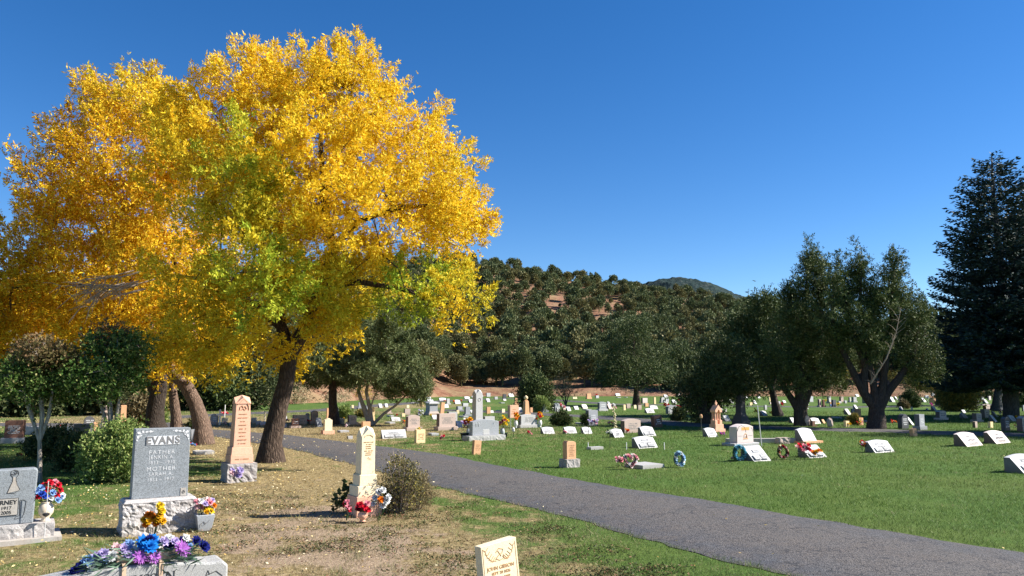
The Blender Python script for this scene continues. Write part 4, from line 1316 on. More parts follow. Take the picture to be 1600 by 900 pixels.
poly_lines([[(tr_-.135,tz+.245),(tr_-.10,tz+.25),(tr_-.075,tz+.235),(tr_-.085,tz+.12),(tr_-.10,tz+.07),(tr_-.17,tz+.055),(tr_-.16,tz+.08),(tr_-.125,tz+.09),(tr_-.135,tz+.245)]], .002, .067, M['ink'], T_, 'carved_scroll')
poly_lines([[(tr_-.62,tz+.10),(tr_-.145,tz+.10),(tr_-.145,tz+.275),(tr_-.62,tz+.275)]], .0022, .0605, M['ink'], T_, 'plate_border')
KEEP.append((cx-.5, cy-.05, .55))
# urn with silk flowers on its base
def vase_prof(r, h): return [(r*.62,0),(r*.66,h*.05),(r*.45,h*.12),(r*.55,h*.2),(r*.95,h*.42),(r,h*.6),(r*.93,h*.78),(r*.7,h*.9),(r*.62,h*.94),(r*.8,h),(r*.7,h),(r*.5,h*.9)]
def to_world(e, p):
    c, s = math.cos(e.rotation_euler.z), math.sin(e.rotation_euler.z); return (e.location.x+p[0]*c-p[1]*s, e.location.y+p[0]*s+p[1]*c, e.location.z+p[2])
def arrangement(name, label, loc, blooms, vase=None, leaves=40, lr=.12, group=None, rz=0, cat='flowers', lmat='stem_leaf', leafc=None):
    e = empty(name, loc, rz)
    if vase:
        r, h, mk = vase; MB().lathe(vase_prof(r, h), 20).build('vase', M[mk], e, smooth=True)
    for k, (x, y, z, r, c) in enumerate(blooms):
        link('bloom', bloom_mesh('bloom', [((x, y, z), r, c)], n=11 if r > .04 else 8, layers=3 if r > .03 else 2, face=(x*3+.25, -.7, .55)), M['petal'], e)
    mb = MB()
    zc = min(b[2] for b in blooms)-.05; z0 = vase[1]*.8 if vase else 0
    for (x, y, z, r, c) in blooms: mb.tube([(x*.15, y*.15, z0), (x*.6, y*.6, (z+z0)/2), (x, y, z)], .0025, 4)
    mb.build('stems', M['stem_green'], e)
    lc = leafc or (0, 0, (zc+max(b[2] for b in blooms))/2-.02)
    leaf_part('greenery', lc, lr, leaves, .05, M['leaf_dark'], e)
    tag(e, label, cat, group); return e
M['stem_leaf'] = M['leaf_dark']
up = to_world(T_, (tr_+.115, .14, .175))
random.seed(21)
bl = []
for k, (x, z, c) in enumerate([(-.10,.33,'lblue'),(-.13,.29,'blue'),(-.08,.26,'red'),(-.03,.38,'red'),(.02,.41,'red'),(.06,.36,'pink'),(.10,.37,'red'),(.12,.32,'red'),(0,.33,'red'),(.05,.30,'lblue'),(-.05,.30,'blue'),(.09,.27,'red'),(.13,.24,'lblue'),(.10,.22,'lblue'),(.0,.235,'white'),(.04,.245,'white'),(-.06,.36,'lblue'),(-.02,.27,'blue'),(-.10,.25,'red'),(.15,.25,'white'),(.07,.40,'pink')]):
    bl.append((x, random.uniform(-.07,.07), z, .043, c))
arrangement('flower_urn', 'cream urn holding red, white and blue silk flowers on the headstone base', up, bl, (.075, .205, 'cream_pot'), 50, .13, rz=TH, leafc=(0,0,.3))
sx_, sy_ = G(69, 845)
L_ = empty('solar_light', (sx_, sy_)); tag(L_, 'thin solar garden light stake in front of the cream urn', 'garden light')
MB().tube([(0,0,0),(0,0,.62)], .004, 6).build('stake', M['steel'], L_); MB().lathe([(.012,0),(.034,.015),(.036,.03),(.012,.04)], 12, 0, 0, .25).build('lamp_head', M['black_metal'], L_)

# --- wide speckled headstone in the foreground
RX, RY = -2.055, 4.32
Rr = empty('upright_gravestone', (RX, RY), TH)
tag(Rr, 'wide speckled grey granite headstone in the foreground with a flower saddle on top', 'gravestone')
rw, rt, rh = 1.0, .20, .645
pts = [(-rw/2,-.02),(rw/2,-.02),(rw/2,rh-.03),(rw/2-.03,rh-.003)]
for k in range(1, 16):
    t = k/16; x = rw/2-.05-(rw-.1)*t; pts.append((x, rh-.012+.038*math.sin(math.pi*t)-(.018 if abs(t-.12) < .06 else 0)*0))
pts += [(-rw/2+.03,rh-.012),(-rw/2,rh-.045)]
MB().prism(pts, 0, rt).build('tablet', M['ras'], Rr, bevel=.012)
MB().box(-rw/2-.12, rw/2+.12, -.08, rt+.08, -.05, .10).build('base', M['rough_gr'], Rr)
def serif_word(parent, word, x0, z0, h, mat, y):
    """roman capitals with slab serifs, each letter drawn as solid strokes"""
    mb = MB(); x = x0; th, tn = h*.17, h*.06
    def bar(xa, za, xb, zb, w):
        mb.prism([(xa-w/2, za),(xa+w/2, za),(xb+w/2, zb),(xb-w/2, zb)] if zb > za else [(xa-w/2, zb),(xa+w/2, zb),(xb+w/2, za),(xb-w/2, za)], y-.0025, y+.001)
    def srf(xc, z, w): mb.box(xc-w/2, xc+w/2, y-.0025, y+.001, z, z+h*.045)
    for ch in word:
        if ch == 'R':
            bar(x+th/2, 0+z0, x+th/2, z0+h, th); srf(x+th/2, z0, th*2); w = h*.75
            P = [(x+th+.22*h*(1-math.cos(a))+.15*h*math.sin(a)*1.5, z0+h-.245*h+.245*h*math.cos(a)) for a in [math.pi*k/10 for k in range(11)]]
            mb.tube([(a, y-.001, b) for a, b in P], h*.055, 4); bar(x+h*.70, z0, x+h*.36, z0+h*.5, th)
        elif ch == 'A':
            w = h*.92; bar(x+w*.12, z0, x+w*.5, z0+h, tn); bar(x+w*.85, z0, x+w*.5, z0+h, th); mb.box(x+w*.25, x+w*.7, y-.0025, y+.001, z0+h*.33, z0+h*.38); srf(x+w*.12, z0, th*1.6); srf(x+w*.86, z0, th*2)
        elif ch == 'M':
            w = h*1.05; bar(x+tn, z0, x+tn*1.6, z0+h, tn); bar(x+w*.5, z0, x+tn*2.2, z0+h, th); bar(x+w*.5, z0, x+w-th, z0+h, tn); bar(x+w-th/2, z0, x+w-th/2, z0+h, th)
            srf(x+tn, z0, th*1.6); srf(x+w-th/2, z0, th*2); srf(x+tn, z0+h-h*.045, th*1.4); srf(x+w-th/2, z0+h-h*.045, th*1.8)
        elif ch == 'U':
            w = h*.86; bar(x+th/2, z0+h*.25, x+th/2, z0+h, th); bar(x+w-tn, z0+h*.25, x+w-tn, z0+h, tn); srf(x+th/2, z0+h-h*.045, th*2); srf(x+w-tn, z0+h-h*.045, th*1.6)
            P = [(x+w/2-.02*h-(w/2-th*.6)*math.cos(a), z0+h*.28-.25*h*math.sin(a)) for a in [math.pi*k/10 for k in range(11)]]; mb.tube([(a, y-.001, b) for a, b in P], h*.05, 4)
        elif ch == 'E':
            w = h*.74; bar(x+th*.7, z0, x+th*.7, z0+h, th)
            for zz, ww in ((0, w), (h*.48, w*.8), (h*.95, w*.95)): mb.box(x, x+ww, y-.0022, y+.001, z0+zz, z0+zz+h*.05)
            mb.box(x+w*.92, x+w, y-.0022, y+.001, z0, z0+h*.22); mb.box(x+w*.87, x+w*.95, y-.0022, y+.001, z0+h*.8, z0+h)
        elif ch == 'N':
            w = h*.92; bar(x+tn*1.2, z0, x+tn*1.2, z0+h, tn); bar(x+w-tn*1.2, z0, x+w-tn*1.2, z0+h, tn); bar(x+w-tn*1.6, z0, x+tn*1.8, z0+h, th)
            srf(x+tn, z0, th*1.5); srf(x+tn, z0+h-h*.045, th*1.5); srf(x+w-tn, z0+h-h*.045, th*1.5)
        elif ch == 'S':
            w = h*.62; P = []
            for k in range(25):
                t = k/24; a = t*2*math.pi*.86
                if t < .5: P.append((x+w*.5+w*.42*math.cos(.5+a*1.62), z0+h*.735+h*.225*math.sin(.5+a*1.62)))
                else: P.append((x+w*.5-w*.44*math.cos(.5+(2*math.pi*.86-a)*1.62), z0+h*.27-h*.235*math.sin(.5+(2*math.pi*.86-a)*1.62)))
            rad = [h*(.035+.05*math.exp(-((k-12)/5)**2)) for k in range(25)]
            mb.tube([(a, y-.0005, b) for a, b in P], rad, 6)
            mb.box(x+w*.84, x+w*.93, y-.0022, y+.001, z0+h*.68, z0+h*.98); mb.box(x+w*.04, x+w*.13, y-.0022, y+.001, z0+h*.03, z0+h*.34)
        x += w+h*.14
    mb.build('name', mat, parent); return x
serif_word(Rr, 'RASMUSSEN', -.18, .572, .048, M['letter_dark'], -.001)
# landscape line art right of the name
lx = .36
poly_lines([[(lx-.10,.53),(lx-.05,.56),(lx-.01,.555),(lx+.03,.575),(lx+.075,.59),(lx+.11,.56)], [(lx-.09,.545),(lx-.03,.548),(lx+.02,.535),(lx+.06,.555),(lx+.10,.54)], [(lx+.02,.575),(lx+.03,.60),(lx+.04,.575)], [(lx-.12,.53),(lx-.06,.535),(lx,.52)]], .0022, -.001, M['ink'], Rr)
KEEP.append((RX, RY, .5))
# saddle of flowers
top = rh+.02
Sd_ = empty('flower_saddle', to_world(Rr, (.035, rt/2, top+.016)), TH); Sd_.scale = (.92,.95,1.0); tag(Sd_, 'saddle of blue, purple and white silk flowers strapped over the foreground headstone', 'flowers')
random.seed(5)
sad = [(-.30,.01,'navy',.06),(-.27,.05,'lblue',.055),(-.22,.055,'lav',.065),(-.19,.10,'lav',.05),(-.15,.07,'white',.055),(-.12,.12,'lpink',.05),(-.08,.11,'lav',.05),(-.05,.14,'lblue',.05),(-.03,.085,'white',.055),
       (.02,.155,'sky',.075),(.05,.13,'sky',.07),(.075,.165,'sky',.06),(.03,.10,'sky',.055),(.0,.045,'purple',.062),(.07,.04,'purple',.06),(.12,.13,'lblue',.05),(.14,.15,'lav',.05),(.16,.09,'navy',.06),(.20,.14,'lav',.045),(.19,.12,'navy',.055),
       (.23,.085,'purple',.07),(.25,.13,'navy',.05),(.27,.15,'white',.04),(.33,.11,'navy',.055),(.36,.075,'navy',.06),(.39,.05,'navy',.045),(-.33,-.02,'navy',.05),(.10,.10,'white',.05),(-.10,.03,'navy',.05),(-.25,.0,'white',.05),(-.17,.03,'lblue',.045),(.13,.05,'white',.045),(-.06,.06,'lav',.05),(.30,.05,'lblue',.045),(.17,.17,'white',.045),(-.20,.0,'navy',.045),(.05,.19,'navy',.045)]
for (x, z, c, r) in sad:
    y = random.uniform(-.09, -.01) if r > .055 else random.uniform(-.06, .06)
    if c == 'purple': y = -.10
    link('bloom', bloom_mesh('bloom', [((x, y, z*.60), r*(.82 if c == 'purple' else .74), c)], n=22 if c == 'purple' else 11, layers=2 if c == 'purple' else 4, face=(x*1.2+.1, -.75, .65), cup=.25 if c == 'purple' else .35, wd=.10 if c == 'purple' else .26), M['petal'], Sd_)
P_, D_a, Ln_ = [], [], []
for k in range(620):
    x = random.uniform(-.34,.36); s_ = -1 if x < 0 else 1
    P_.append((x*.78, random.uniform(-.10,.08), random.uniform(-.03,.07)-abs(x)*.05)); D_a.append((s_*random.uniform(.2,1.2), random.uniform(-.9,.3), random.uniform(-.35,.35))); Ln_.append(random.uniform(.05,.13))
link('fern_leaves', np_mesh('fern_leaves', leaf_quads(np.array(P_), np.array(D_a), Ln_, np.array(Ln_)*.09), 4), M['frond'], Sd_)
for k, xx in enumerate((-.085, .115)):
    mb = MB(); mb.box(xx-.011, xx+.011, -rt/2-.014, -rt/2-.010, -.20, -.01); mb.box(xx-.011, xx+.011, -rt/2-.012, .0, -.006, .004)
    mb.build('strap', M['tape'], Sd_)
MB().box(-.12,.20,-.06,.06,0,.035).build('holder', M['tape'], Sd_)
# lilies standing behind it
lx_, ly_ = G(238, 842)
bl = [(-.09,0,.20,.055,'gold'),(-.05,.0,.25,.055,'orange'),(-.03,-.03,.19,.05,'gold'),(.0,0,.22,.055,'orange'),(.05,0,.20,.05,'gold'),(.07,0,.25,.05,'gold'),(.075,0,.31,.05,'yellow'),(.065,.0,.35,.05,'yellow'),(.09,0,.29,.045,'yellow'),(.10,0,.18,.05,'gold'),(-.07,0,.15,.05,'orange'),(.03,0,.16,.05,'orange')]
arrangement('lily_bunch', 'bunch of gold and yellow silk lilies at the foot of the blue grey headstone', (lx_, ly_, 0), bl, None, 24, .06)
# square vase with handle
vx, vy = G(318, 827)
Vs_ = arrangement('flower_vase', 'square grey stone vase with pastel flowers and a white handle', (vx, vy, 0), [(random.uniform(-.11,.11), random.uniform(-.06,.03), random.uniform(.19,.33), .042, c) for c in ('pink','white','lav','orange','yellow','pink','lav','white','orange','lpink','yellow','lav','white','pink','gold','lpink')], None, 30, .08, rz=TH, leafc=(0,0,.22))
mbv = MB(); mbv.v = []; mbv.box(-.07, .07, -.07, .07, -.01, .17, -.03, -.03); mbv.build('vase', M['grey_pot'], Vs_, bevel=.004)
MB().tube([(-.11*math.cos(a), 0, .20+.15*math.sin(a)) for a in [math.pi*k/14 for k in range(15)]], .005, 5).build('handle', M['steel'], Vs_)
poly_lines([[(-.04,.05),(-.05,.08),(-.02,.10),(.0,.08),(-.02,.06),(.02,.09),(.05,.12)]], .002, -.09, M['ink'], Vs_)
KEEP.append((vx, vy, .12))

# --- small cream stone in the foreground
jx, jy = 5.5*(792-800)/F, 5.5
J = empty('upright_gravestone', (jx, jy), TH); J.rotation_euler = (R(-3), R(-5), TH)
tag(J, 'small pale cream marker carved with leaf sprays, cut by the bottom edge', 'gravestone')
jw, jh, jd = .292, .57, .085
MB().prism([(-jw/2,-.05),(jw/2,-.05),(jw/2,jh+.004),(-jw/2,jh-.012)], 0, jd).build('tablet', M['CW'], J, bevel=.004)
for s, z, sz in (('JOHN GIBSON', .40, .034), ('SEPT 20 1826', .365, .027), ('DIED 6 1902', .330, .027), ('AGNES', .293, .030), ('SEPT 20 1826', .258, .027), ('JULY 26 1904', .222, .027)):
    put_text(s, sz, .0, -.0008, z, M['letter_tan'], J, offset=.0004)
for sg in (-1, 1):
    segs = [[(sg*.03,.445),(sg*.07,.455),(sg*.10,.485),(sg*.115,.53)]]
    for k in range(6):
        t = k/5; bx, bz = sg*(.045+.065*t), .447+.075*t*t
        segs.append([(bx,bz),(bx-sg*.022,bz+.022)]); segs.append([(bx,bz),(bx+sg*.02,bz-.004+.02*t)])
    poly_lines(segs, .0022, -.0005, M['letter_tan'], J, 'leaf_carving')
poly_lines([[(-.03,.50),(-.005,.525),(.03,.515),(.02,.49),(-.01,.48),(-.03,.46),(.0,.445),(.03,.455),(.03,.48)],[(-.012,.51),(.012,.47)]], .0028, -.0005, M['letter_tan'], J, 'carving')
poly_lines([[(jw/2-.014,-.04),(jw/2-.014,jh-.02)],[(-jw/2+.014,-.04),(-jw/2+.014,jh-.03)]], .0018, -.0003, M['letter_tan'], J, 'border')
KEEP.append((jx, jy, .14))

# --- obelisks
def gable(mb, w, z, h, y0=None):
    """four-gabled pointed cap"""
    x = w/2; k = z
    vs = [(-x,-x,k),(x,-x,k),(x,x,k),(-x,x,k),(0,-x,k+h*.72),(x,0,k+h*.72),(0,x,k+h*.72),(-x,0,k+h*.72),(0,0,k+h)]
    mb.add(vs, [(0,1,4),(1,2,5),(2,3,6),(3,0,7),(0,4,8,7),(1,5,8,4),(2,6,8,5),(3,7,8,6)])
def obelisk(name, label, px, py, parts, mats, capw=None, caph=0, cat='obelisk', rz=TH, text=None):
    x, y = G(px, py); e = empty(name, (x, y), rz); z = 0; w = .3
    w0 = parts[0][1]
    off = w0/2       # axis sits half a base behind the front edge
    e.location.x -= ST*0; e.location.x += 0
    for i, (nm, w, h, tp, mk) in enumerate(parts):
        if nm == 'rough_base': link('base', rough_box(-w/2, w/2, off-w/2, off+w/2, -.05, h, .018, .03, seed=i+4), M[mk], e)
        else:
            mb = MB(); mb.box(-w/2, w/2, off-w/2, off+w/2, z if z else -.05, z+h, tp, tp); mb.build(nm, M[mk], e, bevel=.006)
        z += h; wt = w-2*tp
    if caph:
        mb = MB(); gable(mb, capw or wt, z, caph); mb.xf(lambda v: v+Vector((0, off, .0))); mb.build('cap', M[parts[-1][4]], e)
    tag(e, label, cat); KEEP.append((x-ST*off, y+CT*off, w0*.55)); return e, off, z
random.seed(11)
W1, off, zt = obelisk('obelisk', 'cream white pointed obelisk beside the dry shrub, red and white flowers at its foot', 577, 806,
   [('base',.34,.24,0,'K'),('plinth',.30,.125,.0,'CW'),('die',.235,.135,0,'CW'),('shaft_foot',.20,.01,0,'CW'),('shaft',.19,.47,.002,'CW')], None, None, .135)
fy = off-.19/2-.001
for i, (wd, zz) in enumerate(((.13,.90),(.11,.872),(.12,.846),(.10,.82),(.13,.79),(.11,.765),(.12,.74))):
    dashes(wd, .02, 1, fy, zz, 70+i).build('inscription', M['letter_tan'], W1)
poly_lines([[(-.06,.965),(-.05,.985),(-.02,1.0),(.02,1.0),(.05,.985),(.06,.965)]], .0025, fy, M['letter_tan'], W1, 'carving')
poly_lines([[(-.01,.70),(.0,.72),(.02,.70),(.04,.705)],[(.0,.69),(.05,.685)]], .002, fy, M['letter_tan'], W1, 'carving')
K1, off, zt = obelisk('obelisk', 'pink sandstone obelisk with a carved gable on a rough grey base', 378, 752.5,
   [('rough_base',.49,.30,0,'R'),('plinth',.38,.14,0,'K'),('upper_plinth',.36,.13,.012,'K'),('shaft',.285,.74,.022,'K')], None, .262, .15)
fy = off-.26/2-.004
for i in range(9): dashes(.17 if i % 2 else .14, .028, 1, fy-.012+.0022*i, .62+i*.062, 170+i).build('inscription', M['letter_brown'], K1)
dashes(.26, .04, 1, off-.19-.001, .35, 188).build('inscription', M['letter_brown'], K1)
poly_lines([[(-.06,1.20),(-.05,1.26),(-.02,1.28),(.0,1.245),(.03,1.27),(.06,1.22),(.03,1.20),(.0,1.23),(-.03,1.20)],[(-.09,1.30),(-.02,1.37),(.0,1.39),(.05,1.35),(.09,1.27),(.095,1.2)]], .006, fy+.006, M['letter_brown'], K1, 'carving')
G1, off, zt = obelisk('obelisk', 'tall pointed grey obelisk with dark left side, tallest stone in the lawn', 752, 668,
   [('base',.60,.12,0,'GL'),('plinth',.50,.10,0,'GL'),('upper_plinth',.42,.07,0,'GL'),('shaft',.31,.98,.01,'GL')], None, None, .19)
link('emblem', MB().tube([(.06*math.cos(a*.4), off-.15, 1.05+.06*math.sin(a*.4)) for a in range(17)], .008, 4).mesh('emblem'), M['letter_mid'], G1)
G2, off, zt = obelisk('gravestone_obelisk', 'dark weathered obelisk standing in the shade of the junipers', 1166, 663,
   [('base',.72,.18,0,'S'),('plinth',.58,.16,.0,'S'),('upper_plinth',.48,.12,.03,'S'),('shaft',.40,.72,.02,'S')], None, None, .18)
T1, off, zt = obelisk('obelisk', 'slim tan obelisk beyond the lilac stems at the left', 192, 670,
   [('base',.34,.12,0,'T'),('plinth',.28,.10,0,'T'),('shaft',.20,.62,.01,'T')], None, None, .03)
U1, off, zt = obelisk('urn_column', 'tan sandstone column topped by an urn in front of the cone-shaped evergreen', 825, 649.5,
   [('base',.38,.12,0,'T'),('shaft',.27,.62,.03,'T')], None, .21, .08)
MB().lathe([(.03,0),(.05,.03),(.10,.08),(.11,.14),(.08,.2),(.03,.24),(.02,.25)], 14, 0, off, zt+.06).build('urn', M['C'], U1, smooth=True)
F1, off, zt = obelisk('finial_column', 'short rose column with a finial on a white base behind the lilac stems', 165, 683,
   [('base',.50,.20,0,'W'),('plinth',.34,.12,.0,'W'),('shaft',.24,.42,.01,'P'),('neck',.34,.05,.02,'P')], None, .2, .05)
MB().lathe([(.05,0),(.07,.04),(.03,.08),(.06,.12),(.05,.16),(.01,.2)], 12, 0, off, zt).build('finial', M['P'], F1, smooth=True)
P1, off, zt = obelisk('pedestal_tomb', 'grey pedestal tomb with a moulded cap and wide base', 679, 648.5,
   [('base',.68,.10,0,'P'),('plinth',.58,.08,.02,'P'),('die',.48,.40,0,'G'),('cap',.62,.08,0,'GL'),('roof',.60,.05,.12,'GL')], None, None, 0)
# gothic monument
G2.scale = (.74,.74,.95)
mx, my = G(1126, 674.6); Mo = empty('gothic_monument', (mx, my), TH); Mo.scale = (.60,.60,.68); tag(Mo, 'pink gothic monument with an open arch, columns and finial', 'monument')
MB().box(-.42,.42,0,.6,-.05,.14).build('base', M['K'], Mo, bevel=.01); MB().box(-.34,.34,.06,.54,.14,.38).build('plinth', M['K'], Mo, bevel=.01)
for s in (-1, 1):
    MB().box(s*.19-.10, s*.19+.10, .12, .48, .38, .58).build('column_base', M['K'], Mo, bevel=.01)
    MB().lathe([(.075,0),(.055,.04),(.05,.36),(.075,.40)], 10, s*.19, .22, .58).build('column', M['K'], Mo); MB().lathe([(.075,0),(.055,.04),(.05,.36),(.075,.40)], 10, s*.19, .40, .58).build('column', M['K'], Mo)
ar = [(-.28,.98),(-.28,1.10),(0,1.36),(.28,1.10),(.28,.98),(.10,.98),(.08,1.06),(0,1.13),(-.08,1.06),(-.10,.98)]
mb = MB(); vs = [(x,.10,z) for x,z in ar[::-1]]+[(x,.50,z) for x,z in ar[::-1]]; n = len(ar)
mb.add(vs, [(0,1,2,n-1-0) if False else (0,1,2,3,4,5,6,7,8,9), tuple(range(2*n-1,n-1,-1))]+[(i,i+n,(i+1)%n+n,(i+1)%n) for i in range(n)]); mb.build('gable', M['K'], Mo)
MB().box(-.05,.05,.25,.35,1.3,1.42,.01,.01).box(-.09,.09,.26,.34,1.42,1.47).box(-.035,.035,.27,.33,1.47,1.58,.02,.02).build('finial', M['K'], Mo)
MB().box(-.075,.075,.3,.5,.38,.98).build('niche_back', M['K'], Mo)
KEEP.append((mx-.2, my+.25, .4))

# tan tablet on a brown base, near the lane
tx, ty_ = G(896, 730); Tb = empty('upright_gravestone', (tx, ty_), TH); tag(Tb, 'orange tan tablet with a stepped top on a rough brown base beside the lane', 'gravestone')
link('base', rough_box(-.165,.165,0,.26,-.04,.155,.012,.03,seed=5), M['B'] if False else M['R'], Tb)
MB().prism([(-.115,.155),(.115,.155),(.118,.47),(.075,.50),(-.08,.515),(-.118,.48)], .06, .20).build('tablet', M['T'], Tb, bevel=.006)
dashes(.17,.24,7,.06,.20,5).build('inscription', M['letter_brown'], Tb); KEEP.append((tx, ty_+.12, .2))

# double headstone before the grey obelisk
dx_, dy_ = G(762, 687.5); Db = empty('upright_gravestone', (dx_, dy_), TH); tag(Db, 'wide blue grey double headstone in front of the tall obelisk, vases at both ends', 'gravestone')
link('base', rough_box(-.63,.63,0,.42,-.04,.13,.014,.05,seed=6), M['GL'], Db)
mb = MB().prism([(a, b+.13) for a, b in outline(.92,.47,'serp')], .11, .31); mb.build('tablet', M['G'], Db, bevel=.008)
MB().box(-.09,.13,.105,.115,.15,.30).build('centre_plaque', M['GL'], Db)
for xx in (-.29, .30): dashes(.26,.13,3,.11,.19,int(xx*100)).build('inscription', M['letter_light'], Db)
poly_lines([[(-.34,.40),(-.34,.48),(-.29,.53),(-.24,.48),(-.24,.40)],[(-.32,.40),(-.32,.47),(-.26,.47),(-.26,.40)]], .006, .107, M['letter_light'], Db); poly_lines([[(.22,.43),(.26,.50),(.28,.45)],[(.36,.44),(.40,.50)]], .004, .107, M['letter_light'], Db)
KEEP.append((dx_, dy_+.2, .5))
G3 = stone('b','GL',764,664,18,13,'plain grey block at the right foot of the tall obelisk',ins=0)
# large upright granite with orange band
lx_, ly_ = G(1165, 695.5); Lg = empty('upright_gravestone', (lx_, ly_), TH); tag(Lg, 'large upright pale rose headstone with orange band and wire hook before it', 'gravestone')
MB().box(-.52,.48,-.07,.38,-.04,.06).build('base', M['W'], Lg, bevel=.01)
MB().prism([(a, b+.06) for a, b in outline(.66,.50,'serp')], 0, .27).build('tablet', M['PW'], Lg, bevel=.01)
MB().box(-.14,.17,-.003,.01,.40,.48).build('name_band', M['orange_inlay'], Lg)
poly_lines([[(-.05,.17),(-.05,.26),(.0,.31),(.05,.29),(.07,.23),(.07,.17)],[(-.09,.17),(.10,.17)],[(.0,.18),(.03,.24),(.05,.2)]], .009, -.001, M['orange_inlay'], Lg); poly_lines([[(-.22,.47),(-.28,.44),(-.30,.38)],[(.24,.47),(.29,.43),(.30,.36)],[(-.29,.25),(-.12,.25)],[(.13,.25),(.29,.25)]], .004, -.001, M['letter_mid'], Lg)
KEEP.append((lx_, ly_+.15, .4))
# low kerb wall and rough block
k0, k1 = G(1138, 692.5), G(1246, 692)
kb = empty('kerb_wall', k0, math.atan2(k1[1]-k0[1], k1[0]-k0[0])); ln_ = math.dist(k0, k1)
MB().box(0, ln_, .1, .26, -.04, .12).build('kerb', M['con'], kb, bevel=.01); tag(kb, 'long low concrete kerb behind the large rose headstone', 'kerb')
rbx, rby = G(1226, 693); rb = link('rough_block', rough_box(-.17,.17,0,.2,-.04,.16,.02,.04,seed=2), M['P']); rb.location = (rbx, rby, 0); rb.rotation_euler = (0,0,TH*.4); tag(rb, 'rough pink stone block at the end of the low kerb', 'stone block')
# rocks
def rock(px, py, w, h, mk, label):
    x, y = G(px, py); s = y/F; bm = bmesh.new(); bmesh.ops.create_icosphere(bm, subdivisions=3, radius=1)
    for v in bm.verts:
        v.co *= 1+.28*mnoise.noise(v.co*1.7+Vector((px,0,0)))+.1*mnoise.noise(v.co*5); v.co = Vector((v.co.x*w*s/2, v.co.y*w*s*.35, v.co.z*h*s*.62+h*s*.4))
    me = bpy.data.meshes.new('rock'); bm.to_mesh(me); bm.free(); o = link('rock', me, M[mk]); o.location = (x, y, 0); tag(o, label, 'rock')
rock(1261, 665.5, 10, 16, 'P', 'upright pale rock against the twin-trunk juniper'); rock(1379, 668, 11, 11, 'P', 'pale pointed rock at the right foot of the many-stemmed juniper')
rock(659, 635, 7, 9, 'T', 'small tan carved lump with a dark side in the dry lawn')
rock(1297, 667, 10, 14, 'P', 'rough tan post-like stone with a white ornament')
rock(1458, 631, 11, 11, 'T', 'round tan boulder left of the small autumn tree')

# ------------------------------------------------------------------ small things on the lawn
def wreath(px, py, w, h, cols, label, heart=False, r=.05, n=20):
    x, y = G(px, py); s = y/F; Rw = w*s/2; Rh = h*s/2; e = empty('wreath', (x, y), TH*.6); it = []; pts = []
    for k in range(n):
        a = 2*math.pi*k/n
        if heart: px_ = .78*math.sin(a)**3; pz_ = (13*math.cos(a)-5*math.cos(2*a)-2*math.cos(3*a)-math.cos(4*a))/17*.8
        else: px_ = .78*math.sin(a); pz_ = .78*math.cos(a)
        pts.append((px_*Rw, 0, Rh+pz_*Rh)); it.append(((px_*Rw, random.uniform(-.03,.0), Rh+pz_*Rh), r, cols[k % len(cols)]))
    MB().tube([*pts, pts[0]], r*.45, 6).build('ring', M['stem_green'], e)
    link('blossoms', bloom_mesh('blossoms', it+[((a[0]*1.1, a[1]-.02, a[2]), b*.7, c) for a, b, c in it[::2]], n=8, layers=2), M['petal'], e)
    MB().tube([(-Rw*.3,.15,0),(0,0,Rh*1.2)], .004, 4).tube([(Rw*.3,.15,0),(0,0,Rh*1.2)], .004, 4).build('stand', M['black_metal'], e)
    tag(e, label, 'wreath'); return e
random.seed(3)
wreath(985,732,25,25,['lpink','pink','lpink','white'],'heart-shaped pink rose wreath standing beside the flat grey slab',True,.055,24)
posy('flower_bunch','small pink flower bunch left of the heart wreath',*G(969,729),0,.2,.2,['pink','lpink'])
w_ = wreath(1061,729,18,23,['paleblue','white','paleblue','lblue'],'pale blue and white flower wreath standing alone in the lawn',False,.065,16)
wreath(1155,720,23,24,['teal','paleblue','teal','teal'],'teal flower wreath leaning at the left end of the widest white marker',False,.075,18)
wreath(1223,717,21,21,['dred','brown','lpink','brown','cream'],'dark red and brown wreath between two white slant markers',False,.06,20)
wreath(1451,630,7,9,['white','white'],'small white wreath on a stand left of the small autumn tree',False,.06,12)
